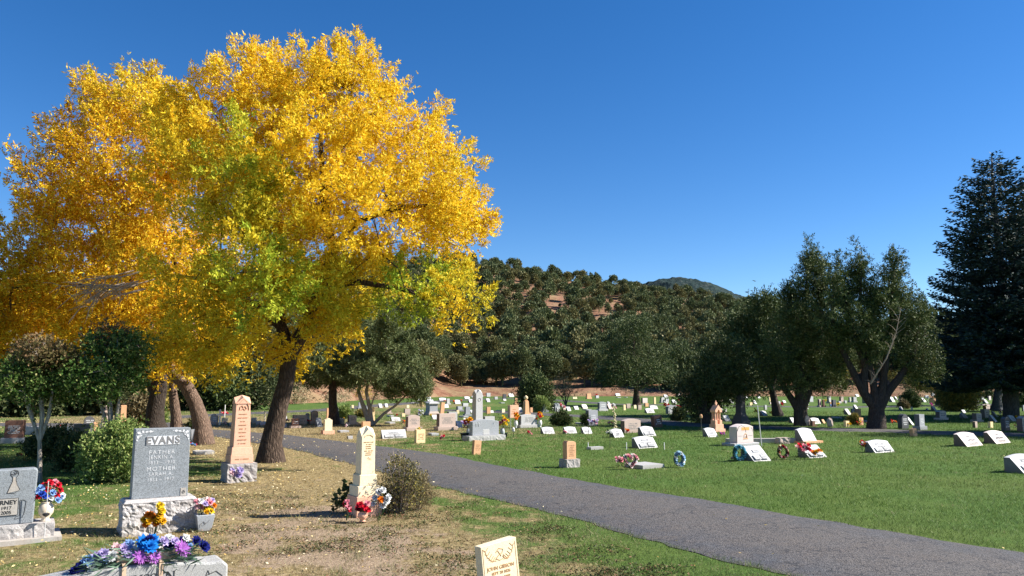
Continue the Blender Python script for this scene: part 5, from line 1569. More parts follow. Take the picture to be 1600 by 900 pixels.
PZ = [(1256,716.5,20,24,['pink','red','lpink'],'pink and red bouquet on the corner of the white slant marker'),(1275,717,16,15,['orange','gold'],'orange bouquet at the foot of the white slant marker'),
 (1350,706,14,19,['orange','red','white','mag'],'tall orange and pink bouquet left of the white slant marker'),(1146,720,6,6,['lpink'],'tiny pink flower in front of the teal wreath'),(1128,682,9,7,['mag','purple'],'purple flower bunch beside the white slant marker'),
 (951,683,9,12,['white','dgreen','white'],'white and black flower bunch left of the bright white slant marker'),(981,678,8,8,['red','orange'],'red flower bunch behind the bright white slant marker'),(927,666.5,17,11,['lav','lpink','purple'],'lilac flowers at the foot of the tall plain grey headstone'),
 (954,664.5,13,6,['pink','red','lpink'],'low pink flowers left of the yellow flower spire'),(883,679,6,6,['pink'],'pink flower at the corner of the middle white marker'),(827,682,8,9,['pink','red'],'single pink flower in open grass before the pale granite headstone'),
 (690,690,9,10,['pink','red','lpink'],'pink flower tuft in front of the large rose headstone'),(647,672.5,9,6,['yellow','cream'],'yellow flowers on top of the square cream block marker'),(631,669,5,15,['orange','red','lpink'],'orange and red flowers in a tall vase left of the rose headstone'),
 (657,657,8,18,['white','lav','white'],'tall white and purple flower spray in the lawn'),(675,648,6,5,['mag','pink'],'pink flowers at the foot of the pedestal tomb'),(673,652,3,5,['yellow'],'small yellow flower left of the pedestal tomb'),
 (709,631,5,6,['orange'],'orange flower left of a white slant marker near the bank'),(721,630,4,6,['orange'],'orange flower right of a white slant marker near the bank'),(695,629,5,4,['orange','red'],'orange flowers before the grey stone near the bank'),
 (730,672,16,18,['lav','lpink','white','lav'],'lilac flower cluster left of the double headstone'),(788,672,13,19,['yellow','yellow','gold'],'yellow flower cluster right of the double headstone'),
 (878,641,9,10,['pink','white','red'],'pink and white flowers beside the grey headstone left of the bare tree'),(874,633,6,5,['red','pink'],'red flowers in the shade under the small bare tree'),(958,641,12,7,['pink','cream','lpink'],'pink and cream flowers before the rose stones left of the pine'),
 (1040,641,9,15,['red','white','red'],'tall red and white flowers left of the flanked grey headstone'),(1060,641,7,8,['red'],'red flowers right of the flanked grey headstone'),(1031,665,6,10,['dred','red'],'red flowers against the dark leaning headstone'),
 (1083,624,7,7,['orange','gold'],'orange flowers right of the pale upright stone under the dark tree'),(1077,634,10,8,['orange','red','yellow'],'orange wreath-like bunch under the dark tree'),(1086,640,6,5,['dred','orange'],'dark red bunch beside white markers under the dark tree'),
 (1074,646,10,4,['white','cream'],'row of small white flowers in the lawn'),(1182,650,7,13,['gold','orange','yellow'],'gold flowers left of the white slant marker by the pole'),(1204,650,6,7,['orange','gold'],'orange flowers right of the white slant marker by the pole'),
 (1222,636,7,7,['red','dred'],'dark red pot of flowers beyond the leaning juniper'),(1326,667,9,6,['yellow','gold'],'yellow flowers at the foot of the small cream block'),(1343,666,10,8,['red','pink','yellow'],'red and yellow flowers under the stepped tan headstone'),
 (1319,660-14,6,5,['yellow'],'yellow flowers at the left end of a white slant marker'),(1310,636,6,6,['yellow'],'yellow flowers beside the dark grey upright stone'),(1298,637,4,5,['lblue'],'blue flowers left of the dark grey upright stone'),
 (1396,664,10,8,['orange','lpink','red'],'pot of orange flowers right of the many-stemmed juniper'),(1356,665,5,5,['orange'],'orange flower left of the many-stemmed juniper trunk'),(1456,637,6,7,['mag','pink'],'magenta flowers above the pale headstone by the small autumn tree'),
 (1587,657,9,7,['yellow','gold'],'yellow flowers on the white slant marker at the right'),(1563,651,9,10,['white','dgreen','pink'],'dark pot with white flowers at the foot of the grey-barked tree'),(1590,673,8,12,['dred','purple'],'dark flower pot in shade at the right edge'),
 (448,661,8,7,['red','blue','yellow','white'],'red, blue and yellow flowers right of the gold ash trunk'),(480,662.5,8,9,['red','white','mag'],'red and white flowers in front of the grey round-topped stone'),(536,661,5,9,['yellow','gold'],'yellow flowers right of the straight pine trunk'),
 (554,662,5,6,['red','mag'],'red flowers beside the white headstone near the forked pine'),(540,670,6,7,['white','lpink'],'white and pink flowers alone in the grass before the pine'),(352,664.5,10,6,['white','lpink'],'white flowers at the foot of the white cross'),
 (350,650,12,8,['red','pink'],'red flowers behind the white cross'),(30,715,10,6,['navy','dred','gold'],'blue and red flowers in the shade left of the dark bushes'),(302,699,9,7,['blue','lblue','red'],'blue and red flowers beside the grey leaning slab'),
 (96,667,5,3,['red'],'red flowers on the low white wall'),(620,651-1,5,3,['red'],'red flowers at the end of a flush slab'),(277.5+655,619,4,4,['red'],'red flower by the white block right of the litter bin'),(1061,628,4,4,['red'],'small red flower right of a white slant marker'),
 (1570,617,8,8,['pink','cream'],'pink flowers behind the dark bushes at the right'),(1578,611.5+3,5,4,['white'],'white flowers beyond the dark bushes at the right'),(1290,628,8,4,['yellow'],'yellow flowers among the stones right of the twin-trunk juniper')]
for (px, py, w, h, cols, lab) in PZ:
    x, y = G(px, py); s = y/F; zz = 0
    if 'on top of the square cream' in lab: x, y = G(656, 692); x -= .03; y += .1; zz = .30
    if 'on the low white wall' in lab: zz = .0
    posy('flower_bunch', lab, x, y, zz, w*s, h*s, cols, n=12 if w > 12 else 8)
# vases at the double headstone and the pale headstone
def vase_flowers(px, py, vh, vr, mk, cols, label, n=12, spread=.16, hz=.18):
    x, y = G(px, py); s = y/F; bl = []
    for k in range(n):
        a = random.uniform(0, 6.28); q = random.uniform(.1, 1)
        bl.append((math.cos(a)*q*spread, math.sin(a)*q*spread*.7, vh+hz*random.uniform(.3, 1.6), .06, cols[k % len(cols)]))
    arrangement('flower_vase', label, (x, y, 0), bl, (vr, vh, mk), 20, .12)
vase_flowers(732,683,.27,.075,'grey_pot',['orange','gold','red','orange'],'grey vase of orange flowers left of the double headstone',hz=.22)
vase_flowers(785,683,.27,.075,'grey_pot',['gold','yellow','red','pink'],'grey vase of yellow and red flowers right of the double headstone',hz=.24)
vase_flowers(806,668.5,.27,.075,'white_pot',['orange','gold','orange'],'white vase of orange flowers left of the wide pale headstone')
vase_flowers(844,667.5,.27,.075,'white_pot',['orange','red','gold'],'white vase of orange and red flowers right of the wide pale headstone')
vase_flowers(863,641,.22,.08,'white_pot',['white','dgreen','white'],'white urn of white flowers by the cone-shaped evergreen',n=5,hz=.08)
px_, py_ = G(726,687); pl_ = link('planter', MB().lathe([(.08,0),(.10,.02),(.13,.18),(.14,.2),(.11,.2),(.1,.16)], 14).mesh('planter', True), M['black_metal']); pl_.location = (px_, py_, 0); tag(pl_, 'black bowl planter left of the double headstone', 'planter')
px_, py_ = G(790,682.5); pl_ = link('lantern', MB().box(-.05,.05,-.05,.05,0,.10).box(-.06,.06,-.06,.06,.10,.12).mesh('lantern'), M['black_metal']); pl_.location = (px_, py_, 0); tag(pl_, 'tiny black lantern at the right end of the double headstone', 'lantern')
# flower spire
x, y = G(962, 671); sp = empty('flower_spire', (x, y)); tag(sp, 'tall spire of yellow-white flowers leaning behind the white slant marker', 'flowers')
MB().tube([(0,0,0),(-.03,0,.4),(-.08,0,.86)], .012, 5).build('stake', M['stem_green'], sp)
link('blossoms', bloom_mesh('blossoms', [((-.08*(t/14)+random.uniform(-.04,.04), random.uniform(-.04,.04), .05+.058*t), .055, 'cream') for t in range(14)]+[((-.12,0,.86),.07,'lpink'),((-.05,0,.9),.07,'white')]), M['petal'], sp)
# poles, stakes, lights
def pole(name, label, px, py, pts, r, mk, cat='pole'):
    x, y = G(px, py); o = link(name, MB().tube(pts, r, 6).mesh(name), M[mk]); o.location = (x, y, 0); o.rotation_euler = (0,0,0); tag(o, label, cat); return o
pole('metal_pole', 'tall pale metal pole standing right of the large rose headstone', 1190, 697, [(0,0,0),(-.03,0,.5),(-.07,0,1.08)], .013, 'steel')
pole('shepherd_hook', 'thin pale shepherd hook left of the wide pale headstone', 798, 669, [(0,0,0),(0,0,.78),(.02,0,.84),(.06,0,.83)], .009, 'steel', 'plant hook')
pole('shepherd_hook', 'dark wire shepherd hook bending over the large rose headstone', 1150, 702, [(0,0,0),(.03,0,.42),(.08,0,.56),(.16,0,.60),(.24,0,.55),(.27,0,.42)], .006, 'black_metal', 'plant hook')
for x_, l_ in ((919, 'leftmost'), (979, 'middle'), (1038, 'rightmost')): pole('white_stake', l_+' of three short white stakes in the lawn', x_, 702, [(0,0,-.02),(0,0,.17)], .012, 'white_pot', 'stake')
pole('dark_rod', 'thin dark rod in front of the bright white slant marker', 953, 700, [(0,0,0),(0,0,.36)], .006, 'black_metal', 'rod')
pole('dark_rod', 'thin dark rod in front of the right one of three white markers', 919.5, 679, [(0,0,0),(0,0,.24)], .008, 'black_metal', 'rod')
pole('wooden_stake', 'thin stake standing by a white stone beyond the lawn', 1163-9, 656, [(0,0,0),(0,0,.3)], .012, 'steel', 'stake')
pole('white_pole', 'thin white flag pole beyond the white cross at the left', 351, 652, [(0,0,0),(0,0,.62)], .02, 'white_pot', 'pole')
def small_light(px, py, label, hang=False):
    x, y = G(px, py); e = empty('lantern_stake', (x, y)); tag(e, label, 'garden light')
    h = .55 if hang else .26
    MB().tube([(0,0,0),(0,0,h)], .007, 5).build('stake', M['black_metal'] if not hang else M['bark_pale'], e)
    MB().lathe([(.03,0),(.05,.02),(.05,.10),(.02,.14)], 8, 0, 0, h-.08).build('lamp_head', M['steel'] if not hang else M['T'], e)
small_light(802, 684, 'small solar light in the grass right of the double headstone'); small_light(1096, 675, 'wooden lantern on a thin post left of the gothic monument', True)
# white cross
x, y = G(343, 664); cr = empty('memorial_cross', (x, y), .2); tag(cr, 'white lattice memorial cross beside the lane at the left', 'cross')
MB().box(-.03,.03,-.02,.02,0,.62).build('upright', M['white_pot'], cr); MB().box(-.14,.14,-.026,-.021,.38,.44).build('crossbar', M['white_pot'], cr)
# litter bin
x, y = G(919, 614.5); bn = empty('litter_bin', (x, y, 0)); tag(bn, 'dark green lidded litter bin at the top of the lawn', 'litter bin')
MB().lathe([(.27,0),(.32,.10),(.34,.72),(.36,.74)], 16).build('body', M['green_plastic'], bn, smooth=False); MB().lathe([(.38,.74),(.38,.80),(.33,.92),(.2,1.0),(.02,1.02)], 16).build('lid', M['green_plastic'], bn, smooth=True)
# flowers round the cream white obelisk
ox, oy = G(577, 812)
def obl(label, bl, dx, dy, vase=None, leaves=30): arrangement('flower_pot', label, (ox+dx, oy+dy, 0), bl, vase, leaves, .07)
obl('red silk flowers in a brown pot at the foot of the cream white obelisk', [(-.03,-.02,.20,.05,'red'),(.02,-.03,.17,.055,'red'),(.05,0,.21,.045,'pink'),(0,0,.13,.05,'dred'),(.06,-.02,.14,.05,'red'),(-.06,0,.15,.045,'dred')], -.06, -.12, (.06,.12,'K'))
obl('coral silk flowers left of the cream white obelisk', [(-.02,0,.19,.045,'red'),(.02,-.02,.16,.045,'pink'),(.0,0,.22,.04,'pink'),(.03,0,.12,.04,'red')], -.27, -.04)
obl('white silk flowers with an orange bloom right of the cream white obelisk', [(.0,0,.34,.055,'white'),(.05,0,.36,.05,'white'),(-.04,0,.27,.05,'white'),(.03,-.03,.25,.05,'orange'),(.09,0,.23,.06,'white'),(.05,0,.18,.055,'white'),(-.06,0,.20,.045,'white'),(.12,0,.28,.045,'white')], .12, -.06)
# little dried flowers at the pink obelisk
x, y = G(370, 756); posy('flower_bunch', 'faded lilac flowers leaning on the rough base of the pink obelisk', x, y, 0, .22, .26, ['lav','lav','lpink'], n=14)
# ------------------------------------------------------------------ gold ash trees
random.seed(31); rng = np.random.default_rng(31)
def V3(px, py, Y): return AT(px, py, Y)
b = Vector((*G(424, 721), -.05)); Yb0 = b.y
main_l = lobes_px([(440,152,17.3,105,72,2.0,.9),(350,200,17.3,95,85,2.0),(540,165,17.2,105,85,2.2),(620,240,17,95,95,2.2),(690,300,16.8,80,90,2.0),(480,260,15.6,130,110,1.8),(600,340,15.4,120,75,1.6),
   (710,345,16.4,58,55,1.4),(330,300,16.0,90,90,1.8),(400,380,14.9,90,70,1.4),(290,450,15.4,70,50,1.5),(370,500,15.6,85,55,1.5),(300,540,16.4,60,42,1.4),(385,575,15.9,42,30,.7),(500,455,15.8,85,55,1.3),(560,440,17.8,85,50,1.2),
   (640,452,15.6,75,36,1.0),(715,455,15.4,52,42,.9),(415,440,14.2,70,55,.8),(480,132,17.6,60,50,1.3),(395,116,17.6,40,42,1.0),(310,240,15.6,55,55,1.2),(380,250,14.4,60,70,.8),(705,490,15.2,30,22,.5),(560,110,17.4,45,40,.8),(515,515,16.8,45,34,1.0),(270,170,17.6,55,50,1.2),(450,545,17.2,50,26,.9),(470,290,17.8,110,90,1.6),(430,330,16.6,70,60,1.2)])
main_g = [.0,.0,.02,.05,0,0,.02,0,.12,.36,.12,.2,.0,.22,.55,.3,.95,.5,.9,0,0,.1,.75,.05,.1,.15,.05,.1,.0,.2]
trunk_m = [[(b, .235),(V3(424,690,Yb0), .20),(V3(436,640,Yb0), .185),(V3(447,595,Yb0), .175),(V3(453,552,Yb0), .175)],
   [(V3(450,548,Yb0), None),(V3(440,510,Yb0+.1), .12),(V3(425,440,Yb0+.3), .095),(V3(400,340,Yb0+.4), .065),(V3(385,230,Yb0+.5), .04)],
   [(V3(450,548,Yb0), None),(V3(478,510,Yb0-.1), .14),(V3(500,450,Yb0-.2), .12),(V3(520,390,Yb0-.3), .10),(V3(505,300,Yb0+.2), .07),(V3(500,190,Yb0+.4), .04)],
   [(V3(520,390,Yb0-.3), None),(V3(560,345,Yb0-.5), .07),(V3(620,325,Yb0-.7), .05),(V3(680,320,Yb0-.7), .035)],
   [(V3(500,450,Yb0-.2), None),(V3(560,440,Yb0-.7), .06),(V3(620,450,Yb0-1.0), .045),(V3(690,465,Yb0-1.2), .03)],
   [(V3(440,510,Yb0+.1), None),(V3(390,470,Yb0-.4), .07),(V3(330,440,Yb0-.7), .05),(V3(280,430,Yb0-.8), .03)]]
make_tree('ash_tree', 'large gold ash tree leaning by the lane with green leaves on its lower boughs', 'tree', b, trunk_m, main_l, 900, 66, .20, .078, .030, M['leaf_y'], M['bark_ash'],
          leaflets=5, green=main_g, aniso=1.9, twig=.0065, expo=.44, flare=1.45, keep=.25, shell=.42, group='gold ash trees on the near side')
# second gold ash, behind on the left
b = Vector((*G(318, 693), -.05)); y0 = b.y
l2 = lobes_px([(195,165,21.5,58,44,1.8),(230,185,21.5,75,70,2.0),(125,225,21.5,46,40,1.6),(180,260,20.5,100,75,1.8),(98,290,21,56,58,1.6),(250,330,20.5,90,80,1.8),(130,350,20.5,90,60,1.6),(40,390,21,70,50,1.6),(30,440,21,90,50,1.8),
   (150,440,20.6,100,60,1.7),(240,440,20.2,80,60,1.5),(60,500,21.5,80,36,1.5),(190,515,20.5,90,36,1.3),(280,540,20.4,65,42,1.2),(-60,450,21,80,80,2.0),(-40,540,21.5,80,40,1.6),(275,250,20.2,60,60,1.2),(240,140,21.6,48,34,1.0)])
g2 = [0,.35,0,.05,0,.1,0,0,0,0,.15,0,.05,.1,0,0,.1,.35]
t2 = [[(b, .25),(V3(314,660,y0), .215),(V3(305,630,y0), .20),(V3(290,600,y0+.05), .20),(V3(270,582,y0+.1), .18),(V3(245,545,y0), .13),(V3(228,490,y0-.1), .11),(V3(200,430,y0-.2), .085),(V3(165,380,y0-.2), .06),(V3(130,320,y0), .04)],
   [(V3(290,600,y0+.05), None),(V3(305,560,y0+.2), .10),(V3(300,480,y0+.2), .08),(V3(270,400,y0), .055),(V3(230,300,y0), .035)],
   [(V3(228,490,y0-.1), None),(V3(150,450,y0-.5), .06),(V3(80,440,y0-.7), .045),(V3(20,450,y0-.6), .03)]]
make_tree('ash_tree', 'gold ash tree with a cracked leaning trunk, left of the largest ash', 'tree', b, t2, l2, 640, 58, .26, .095, .036, M['leaf_y2'], M['bark_lean'],
          leaflets=5, green=g2, aniso=1.9, twig=.007, expo=.44, flare=1.3, keep=.35, shell=.45, group='gold ash trees on the near side')
# third: big dark trunk further back
b = Vector((*G(243, 676), -.05)); y0 = b.y
l3 = lobes_px([(235,420,25,90,70,2.2),(130,480,26,90,50,2.2),(300,380,25.5,70,70,2.0),(60,520,26,80,36,2),(230,540,25.5,70,30,1.6),(10,560,26,60,26,1.5)])
t3 = [[(b, .31),(V3(243,640,y0), .26),(V3(248,610,y0), .28),(V3(252,570,y0), .22),(V3(255,500,y0), .15),(V3(240,420,y0), .09)], [(V3(248,610,y0), None),(V3(222,580,y0), .16),(V3(195,545,y0), .12),(V3(150,500,y0), .07)]]
make_tree('ash_tree', 'thick dark forked ash trunk behind the two front gold ash trees', 'tree', b, t3, l3, 240, 26, .34, .15, .05, M['leaf_y2'], M['bark_shaded'], green=[.05]*6, leaflets=5, keep=.6, group='gold ash trees on the near side')
b = Vector((*G(277, 690), -.05)); y0 = b.y
t4 = [[(b, .15),(V3(276,650,y0), .13),(V3(270,610,y0), .12),(V3(270,570,y0), .10),(V3(290,500,y0), .07)]]
l4 = lobes_px([(300,470,23.5,60,40,1.4),(330,540,23.5,50,30,1.2),(270,520,23.2,50,30,1.2)])
make_tree('ash_tree', 'slim straight ash trunk between the cracked trunk and the dark forked one', 'tree', b, t4, l4, 110, 24, .3, .13, .045, M['leaf_y'], M['bark_lean'], green=[.1]*3, leaflets=5, group='gold ash trees on the near side')
# bare twiggy boughs hanging at the left
tw = []
for k in range(12):
    x0, y0p = random.uniform(165,215), random.uniform(430,462); Yt = random.uniform(18.3,19.0); ex_, ey_ = random.uniform(45,150), random.uniform(462,535)
    p = [V3(x0+30, y0p-8, Yt+.3)]; xx, yy = x0, y0p
    for q in range(5):
        p.append(V3(xx, yy, Yt)); tq = (q+1)/5; xx = x0+(ex_-x0)*tq+random.uniform(-5,5); yy = y0p+(ey_-y0p)*tq**1.4-10*math.sin(tq*3.1)+random.uniform(-4,4); Yt += random.uniform(-.12,.12)
    tw.append(p)
mb = MB()
for p in tw:
    mb.tube(p, [.020,.016,.013,.010,.008,.005][:len(p)], 4)
    for q in p[1:-1]:
        for s in range(3):
            d = Vector((random.uniform(-.38,.10), random.uniform(-.2,.2), random.uniform(-.34,.14))); mb.tube([q, q+d*.6, q+d*1.1+Vector((-.05,0,-.06))], [.009,.007,.004], 4)
par_ = [o for o in bpy.data.objects if o.name.startswith('ash_tree')][1]
o = mb.build('bare_branches', M['twig'], par_); o.data.transform(Matrix.Translation(-Vector(par_.location))); o['label'] = 'leafless grey twigs on the shaded side'

# ------------------------------------------------------------------ lilac-like small trees at the left
def small_tree(name, label, px, py, stems, lobes, n, per, spread, L0, W0, lm, bm_, green=None, group=None, cat='tree', dk=.6, **kw):
    b = Vector((*G(px, py), -.03)); y0 = b.y; tr = []
    for st_ in stems: tr.append([((b if i == 0 else V3(s[0], s[1], y0+(s[3] if len(s) > 3 else 0))) if s[2] != -1 else V3(s[0], s[1], y0), None if s[2] == -1 else s[2]) for i, s in enumerate(st_)])
    cxm = sum(l[0] for l in lobes)/len(lobes); half = (max(l[0]+l[2] for l in lobes)-min(l[0]-l[2] for l in lobes))/2*y0/F
    ll = lobes_px([(l[0], l[1], y0+half*dk*(math.sin(i*2.4+.6))*(1-.35*min(1, abs(l[0]-cxm)*y0/F/half)), l[2], l[3], l[2]*y0/F*.9, (2.6 if l[2] < 17 else 1)) for i, l in enumerate(lobes)])
    return make_tree(name, label, cat, b, tr, ll, n, per, spread, L0, W0, M[lm], M[bm_], green=green, group=group, **kw)
small_tree('lilac_tree', 'small green tree with reddish top leaves and slim pale stems, nearer the blue grey headstone', 176, 748,
  [[(176,748,.032),(175,690,.028),(172,640,.045),(170,600,.035),(165,560,.025)],[(175,690,-1),(160,640,.028),(148,600,.03),(140,570,.02)],[(175,690,-1),(184,640,.028),(190,590,.025)]],
  [(175,560,45,45),(190,600,30,26),(150,590,40,30),(170,530,34,20),(125,600,35,22),(205,560,25,34)], 190, 32, .105, .050, .034, 'leaf_g', 'bark_pale', green=[0,0,0,1,.1,.15], leaflets=3, group='small green trees at the left', keep=.3)
small_tree('lilac_tree', 'small green tree with reddish top leaves at the far left, paler bark stems', 62, 752,
  [[(62,752,.030),(62,690,.027),(66,650,.04),(62,600,.03)],[(62,690,-1),(46,640,.035),(38,600,.03)],[(62,690,-1),(76,650,.03),(84,600,.02)]],
  [(60,575,42,30),(80,555,30,18),(35,600,34,24),(85,600,30,24),(60,545,30,12),(10,600,26,20)], 180, 32, .105, .050, .034, 'leaf_g', 'bark_pale', green=[.1,.8,0,.1,.9,0], leaflets=3, group='small green trees at the left', keep=.3)
# dark wood behind the left part
random.seed(41)
DK = [(-30,650,130,80,'leaf_oak'),(40,650,70,60,'leaf_oak'),(110,648,60,70,'needle_js'),(170,648,60,64,'leaf_oak'),(215,646,60,50,'leaf_ol'),(300,640,70,64,'leaf_oak'),(345,641,64,62,'needle_js'),(395,640,60,58,'leaf_oak'),(0,640,70,110,'needle_js'),(90,640,70,110,'leaf_oak'),(265,640,60,90,'needle_js'),(455,625,70,90,'needle_js'),(200,641,55,90,'leaf_oak'),(145,640,60,120,'needle_js'),(420,632,60,80,'leaf_oak'),(500,622,60,80,'needle_js')]
DL = ['at the far left edge','third from the left edge','fourth from the left edge','sixth from the left, left of the tan obelisk','olive and bushy, right of the tan obelisk','right of the dark forked trunk','left of the pink obelisk','between the pink obelisk and gold ash trunk','tall, near the far left edge','tall, behind the lilac stems','tall, behind the dark forked trunk','right of the gold ash trunk, on the bank','tall, behind the tan obelisk','tall, behind the finial column','low, behind the gold ash trunk','behind the straight pine trunk']
for k, (px, py, w, h, lm) in enumerate(DK):
    sh = w*.45
    small_tree('scrub_tree', 'dark evergreen scrub tree '+DL[k], px, py, [[(px,py,.12),(px+3,py-h*.3,.09),(px+random.uniform(-6,6),py-h*.6,.05)],[(px,py,-1),(px-w*.2,py-h*.45,.05)],[(px,py,-1),(px+w*.2,py-h*.45,.05)]],
      [(px,py-h*.55,w*.5,h*.42),(px-w*.25,py-h*.38,w*.32,h*.3),(px+w*.25,py-h*.4,w*.32,h*.3),(px+random.uniform(-8,8),py-h*.85,w*.28,h*.22)], 130, 22, .42, .20, .11, lm, 'bark_jun', leaflets=3, group='dark trees behind the graves at the left')

# ------------------------------------------------------------------ shrubs
def bush(name, label, px, py, w, h, n, lm, leaf=.05, ratio=.5, sticks=14, group=None, cat='shrub', per=20, Yoff=.0, spread=None, flat=.6):
    X, Y = G(px, py); s = Y/F; W_, H_ = w*s/2, h*s; b = (X, Y+W_*flat+Yoff, 0)
    lob = [((b[0], b[1], H_*.5), (W_*.85, W_*.8*flat/.6, H_*.48), 1), ((b[0]-W_*.5, b[1], H_*.35), (W_*.5, W_*.5, H_*.34), 1), ((b[0]+W_*.5, b[1]-.05, H_*.38), (W_*.5, W_*.5, H_*.36), 1), ((b[0]+W_*.15, b[1], H_*.76), (W_*.42, W_*.4, H_*.26), 1)]
    pts, idx = lobe_points(lob, n, .6, .3); pts[:,2] = np.maximum(pts[:,2], .03)
    od = unit(pts-np.array([b[0], b[1], 0])); Vs, P = fronds(pts, od, per, np.full(n, spread or max(W_, H_)*.12), leaf, leaf*ratio, 3, .3)
    V = np.concatenate(Vs); V[:,2] = np.maximum(V[:,2], .005)
    e = empty(name, b); cm = np_mesh('foliage', V-np.array([b[0], b[1], 0]), 4); link('foliage', cm, M[lm], e)
    mb = MB()
    for k in range(sticks):
        t = pts[random.randrange(n)]-np.array([b[0], b[1], 0]); q = Vector(t); mb.tube([(q.x*.12, q.y*.12, -.02), (q.x*.5, q.y*.5, q.z*.55), q*random.uniform(.9,1.28)], [max(.004, H_*.012), max(.003, H_*.008), .002], 4)
    if sticks: mb.build('stems', M['twig'], e)
    tag(e, label, cat, group); KEEP.append((b[0], b[1], W_*.6)); return e
random.seed(51)
bush('shrub','bright yellow-green leafy bush left of the blue grey headstone',163,755,98,84,230,'leaf_bush',.055,.5,16,per=26)
bush('shrub','dark green bush in the shade at the left, behind the bright bush',70,722,84,48,150,'leaf_dark',.06,.5,10,per=22)
bush('shrub','dark green low bush just left of the bright bush',108,738,50,50,90,'leaf_dark',.055,.5,8,per=22)
bush('rose_shrub','straggly olive shrub with yellow leaves and dry stems right of the cream white obelisk',622,804,64,88,150,'leaf_rose',.028,.45,170,per=17,spread=.055)
bush('dry_shrub','dry straw-coloured tuft at the right side of the straggly shrub',652,797,40,46,70,'leaf_dry',.05,.12,30,per=22,spread=.05)
# vine leaves on the left of the obelisk
x, y = G(535, 800); vn = empty('vine', (x, y)); tag(vn, 'large-leaved vine climbing the left side of the cream white obelisk', 'plant'); P_ = np.array([(random.uniform(-.1,.26), random.uniform(-.05,.1), 0) for k in range(84)]); P_[:,2] = [.10+max(0,(p[0]+.1))*1.1+random.uniform(-.1,.12) for p in P_]; P_[:,2] = np.maximum(.04, P_[:,2])
link('leaves', np_mesh('leaves', leaf_quads(P_, rng.normal(size=(84,3))+np.array([-.5,-.3,-.2]), .085, .07), 4), M['leaf_dark'], vn); MB().tube([(.3,.05,0),(.15,.03,.25),(.0,0,.2),(-.1,0,.15)], .005, 4).tube([(.3,.05,0),(.24,.03,.3),(.2,.0,.5)], .005, 4).build('stem', M['twig'], vn)
bush('evergreen_shrub','tall cone-shaped evergreen shrub behind the urn-topped column',837,643,44,52,240,'needle_js',.16,.3,4,per=26)
bush('evergreen_shrub','lighter rounded evergreen at the front of the cone-shaped one',846,644,20,22,70,'leaf_bush',.09,.4,3,per=20)
bush('shrub','round grey green shrub alone in the lawn behind three white markers',877,666,26,19,120,'leaf_dark',.07,.4,20,per=22)
bush('shrub','thin shrub against the tall plain grey headstone',914,665,9,16,40,'leaf_dark',.06,.4,8,per=16)
bush('evergreen_shrub','dark upright shrub beside the shaded lane',1060,658,12,17,70,'needle_j',.09,.4,3,per=20)
bush('evergreen_shrub','round black-green bush right of the many-stemmed juniper',1427,637,24,23,140,'needle_j',.12,.4,3,per=22)
bush('shrub','small reddish dry bush left of the round black-green bush',1413,639,12,12,50,'leaf_dry',.10,.4,8,per=18)
bush('shrub','big rounded olive bush right of the small autumn tree',1506,642,50,50,300,'leaf_ol',.14,.4,10,per=26)
bush('evergreen_shrub','dark cone bush left of the grey-barked tree',1533,622.5,10,11,50,'needle_j',.14,.4,0,per=18)
bush('evergreen_shrub','second dark cone bush, touching the grey-barked tree',1547,622.5,11,12,50,'needle_j',.14,.4,0,per=18)
bush('evergreen_shrub','wide dark bush right of the grey-barked tree',1580,637,28,23,140,'needle_j',.12,.4,3,per=20)
bush('evergreen_shrub','dark bush cut by the right edge of the photo',1600,637,20,22,100,'needle_j',.12,.4,3,per=20)
bush('shrub','small flowering bush under the stepped tan headstone',1336,664,13,14,50,'leaf_ol',.07,.4,6,per=18)
bush('shrub','green weeds at the foot of the straight pine trunk',538,655,18,17,60,'leaf_bush',.10,.4,6,per=18)
bush('shrub','yellow green weeds left of the forked pale pine',565,652,18,9,50,'leaf_ol',.10,.4,6,per=18)
bush('shrub','ivy-like growth behind the cracked leaning trunk',300,690,20,30,60,'leaf_dark',.08,.4,6,per=18)
bush('shrub','grey brown bush right of the tan obelisk',216,668,46,46,160,'leaf_dry',.13,.4,14,per=20)
bush('shrub','small green bush behind the finial column',236,668,30,26,90,'leaf_bush',.12,.4,8,per=20)
# scrub along the bank
random.seed(61)
nb = 0
for k in range(46):
    px = random.uniform(395, 560) if k < 26 else (random.uniform(560, 720) if k < 34 else random.uniform(1385,1470))
    X = (px-800)/F*80
    for it in range(6): Yt = float(Yb(X))+random.uniform(1, 14); X = (px-800)/F*Yt
    z = HZ(X, Yt); w = random.uniform(.7, 1.6)
    n = 26; lob = [((0,0,w*.35), (w*.6,w*.6,w*.38), 1)]
    pts, _ = lobe_points(lob, n, .6, .3); Vs, P = fronds(pts, unit(pts+1e-3), 14, np.full(n, w*.15), .17, .035, 3, .5)
    mk = 'sage' if k < 30 or random.random() < .3 else 'leaf_yellow_bush'
    if k >= 34: mk = 'leaf_yellow_bush'
    o = link('sagebrush', np_mesh('sagebrush', np.concatenate(Vs), 4), M[mk]); o.location = (X, Yt, z)
    if k >= 34: tag(o, 'yellow autumn scrub bush on the bank behind the many-stemmed juniper', 'bush', 'yellow scrub on the right bank')
    else: tag(o, 'straw-coloured sagebrush clump on the dry bank' , 'bush', 'sagebrush on the bank')

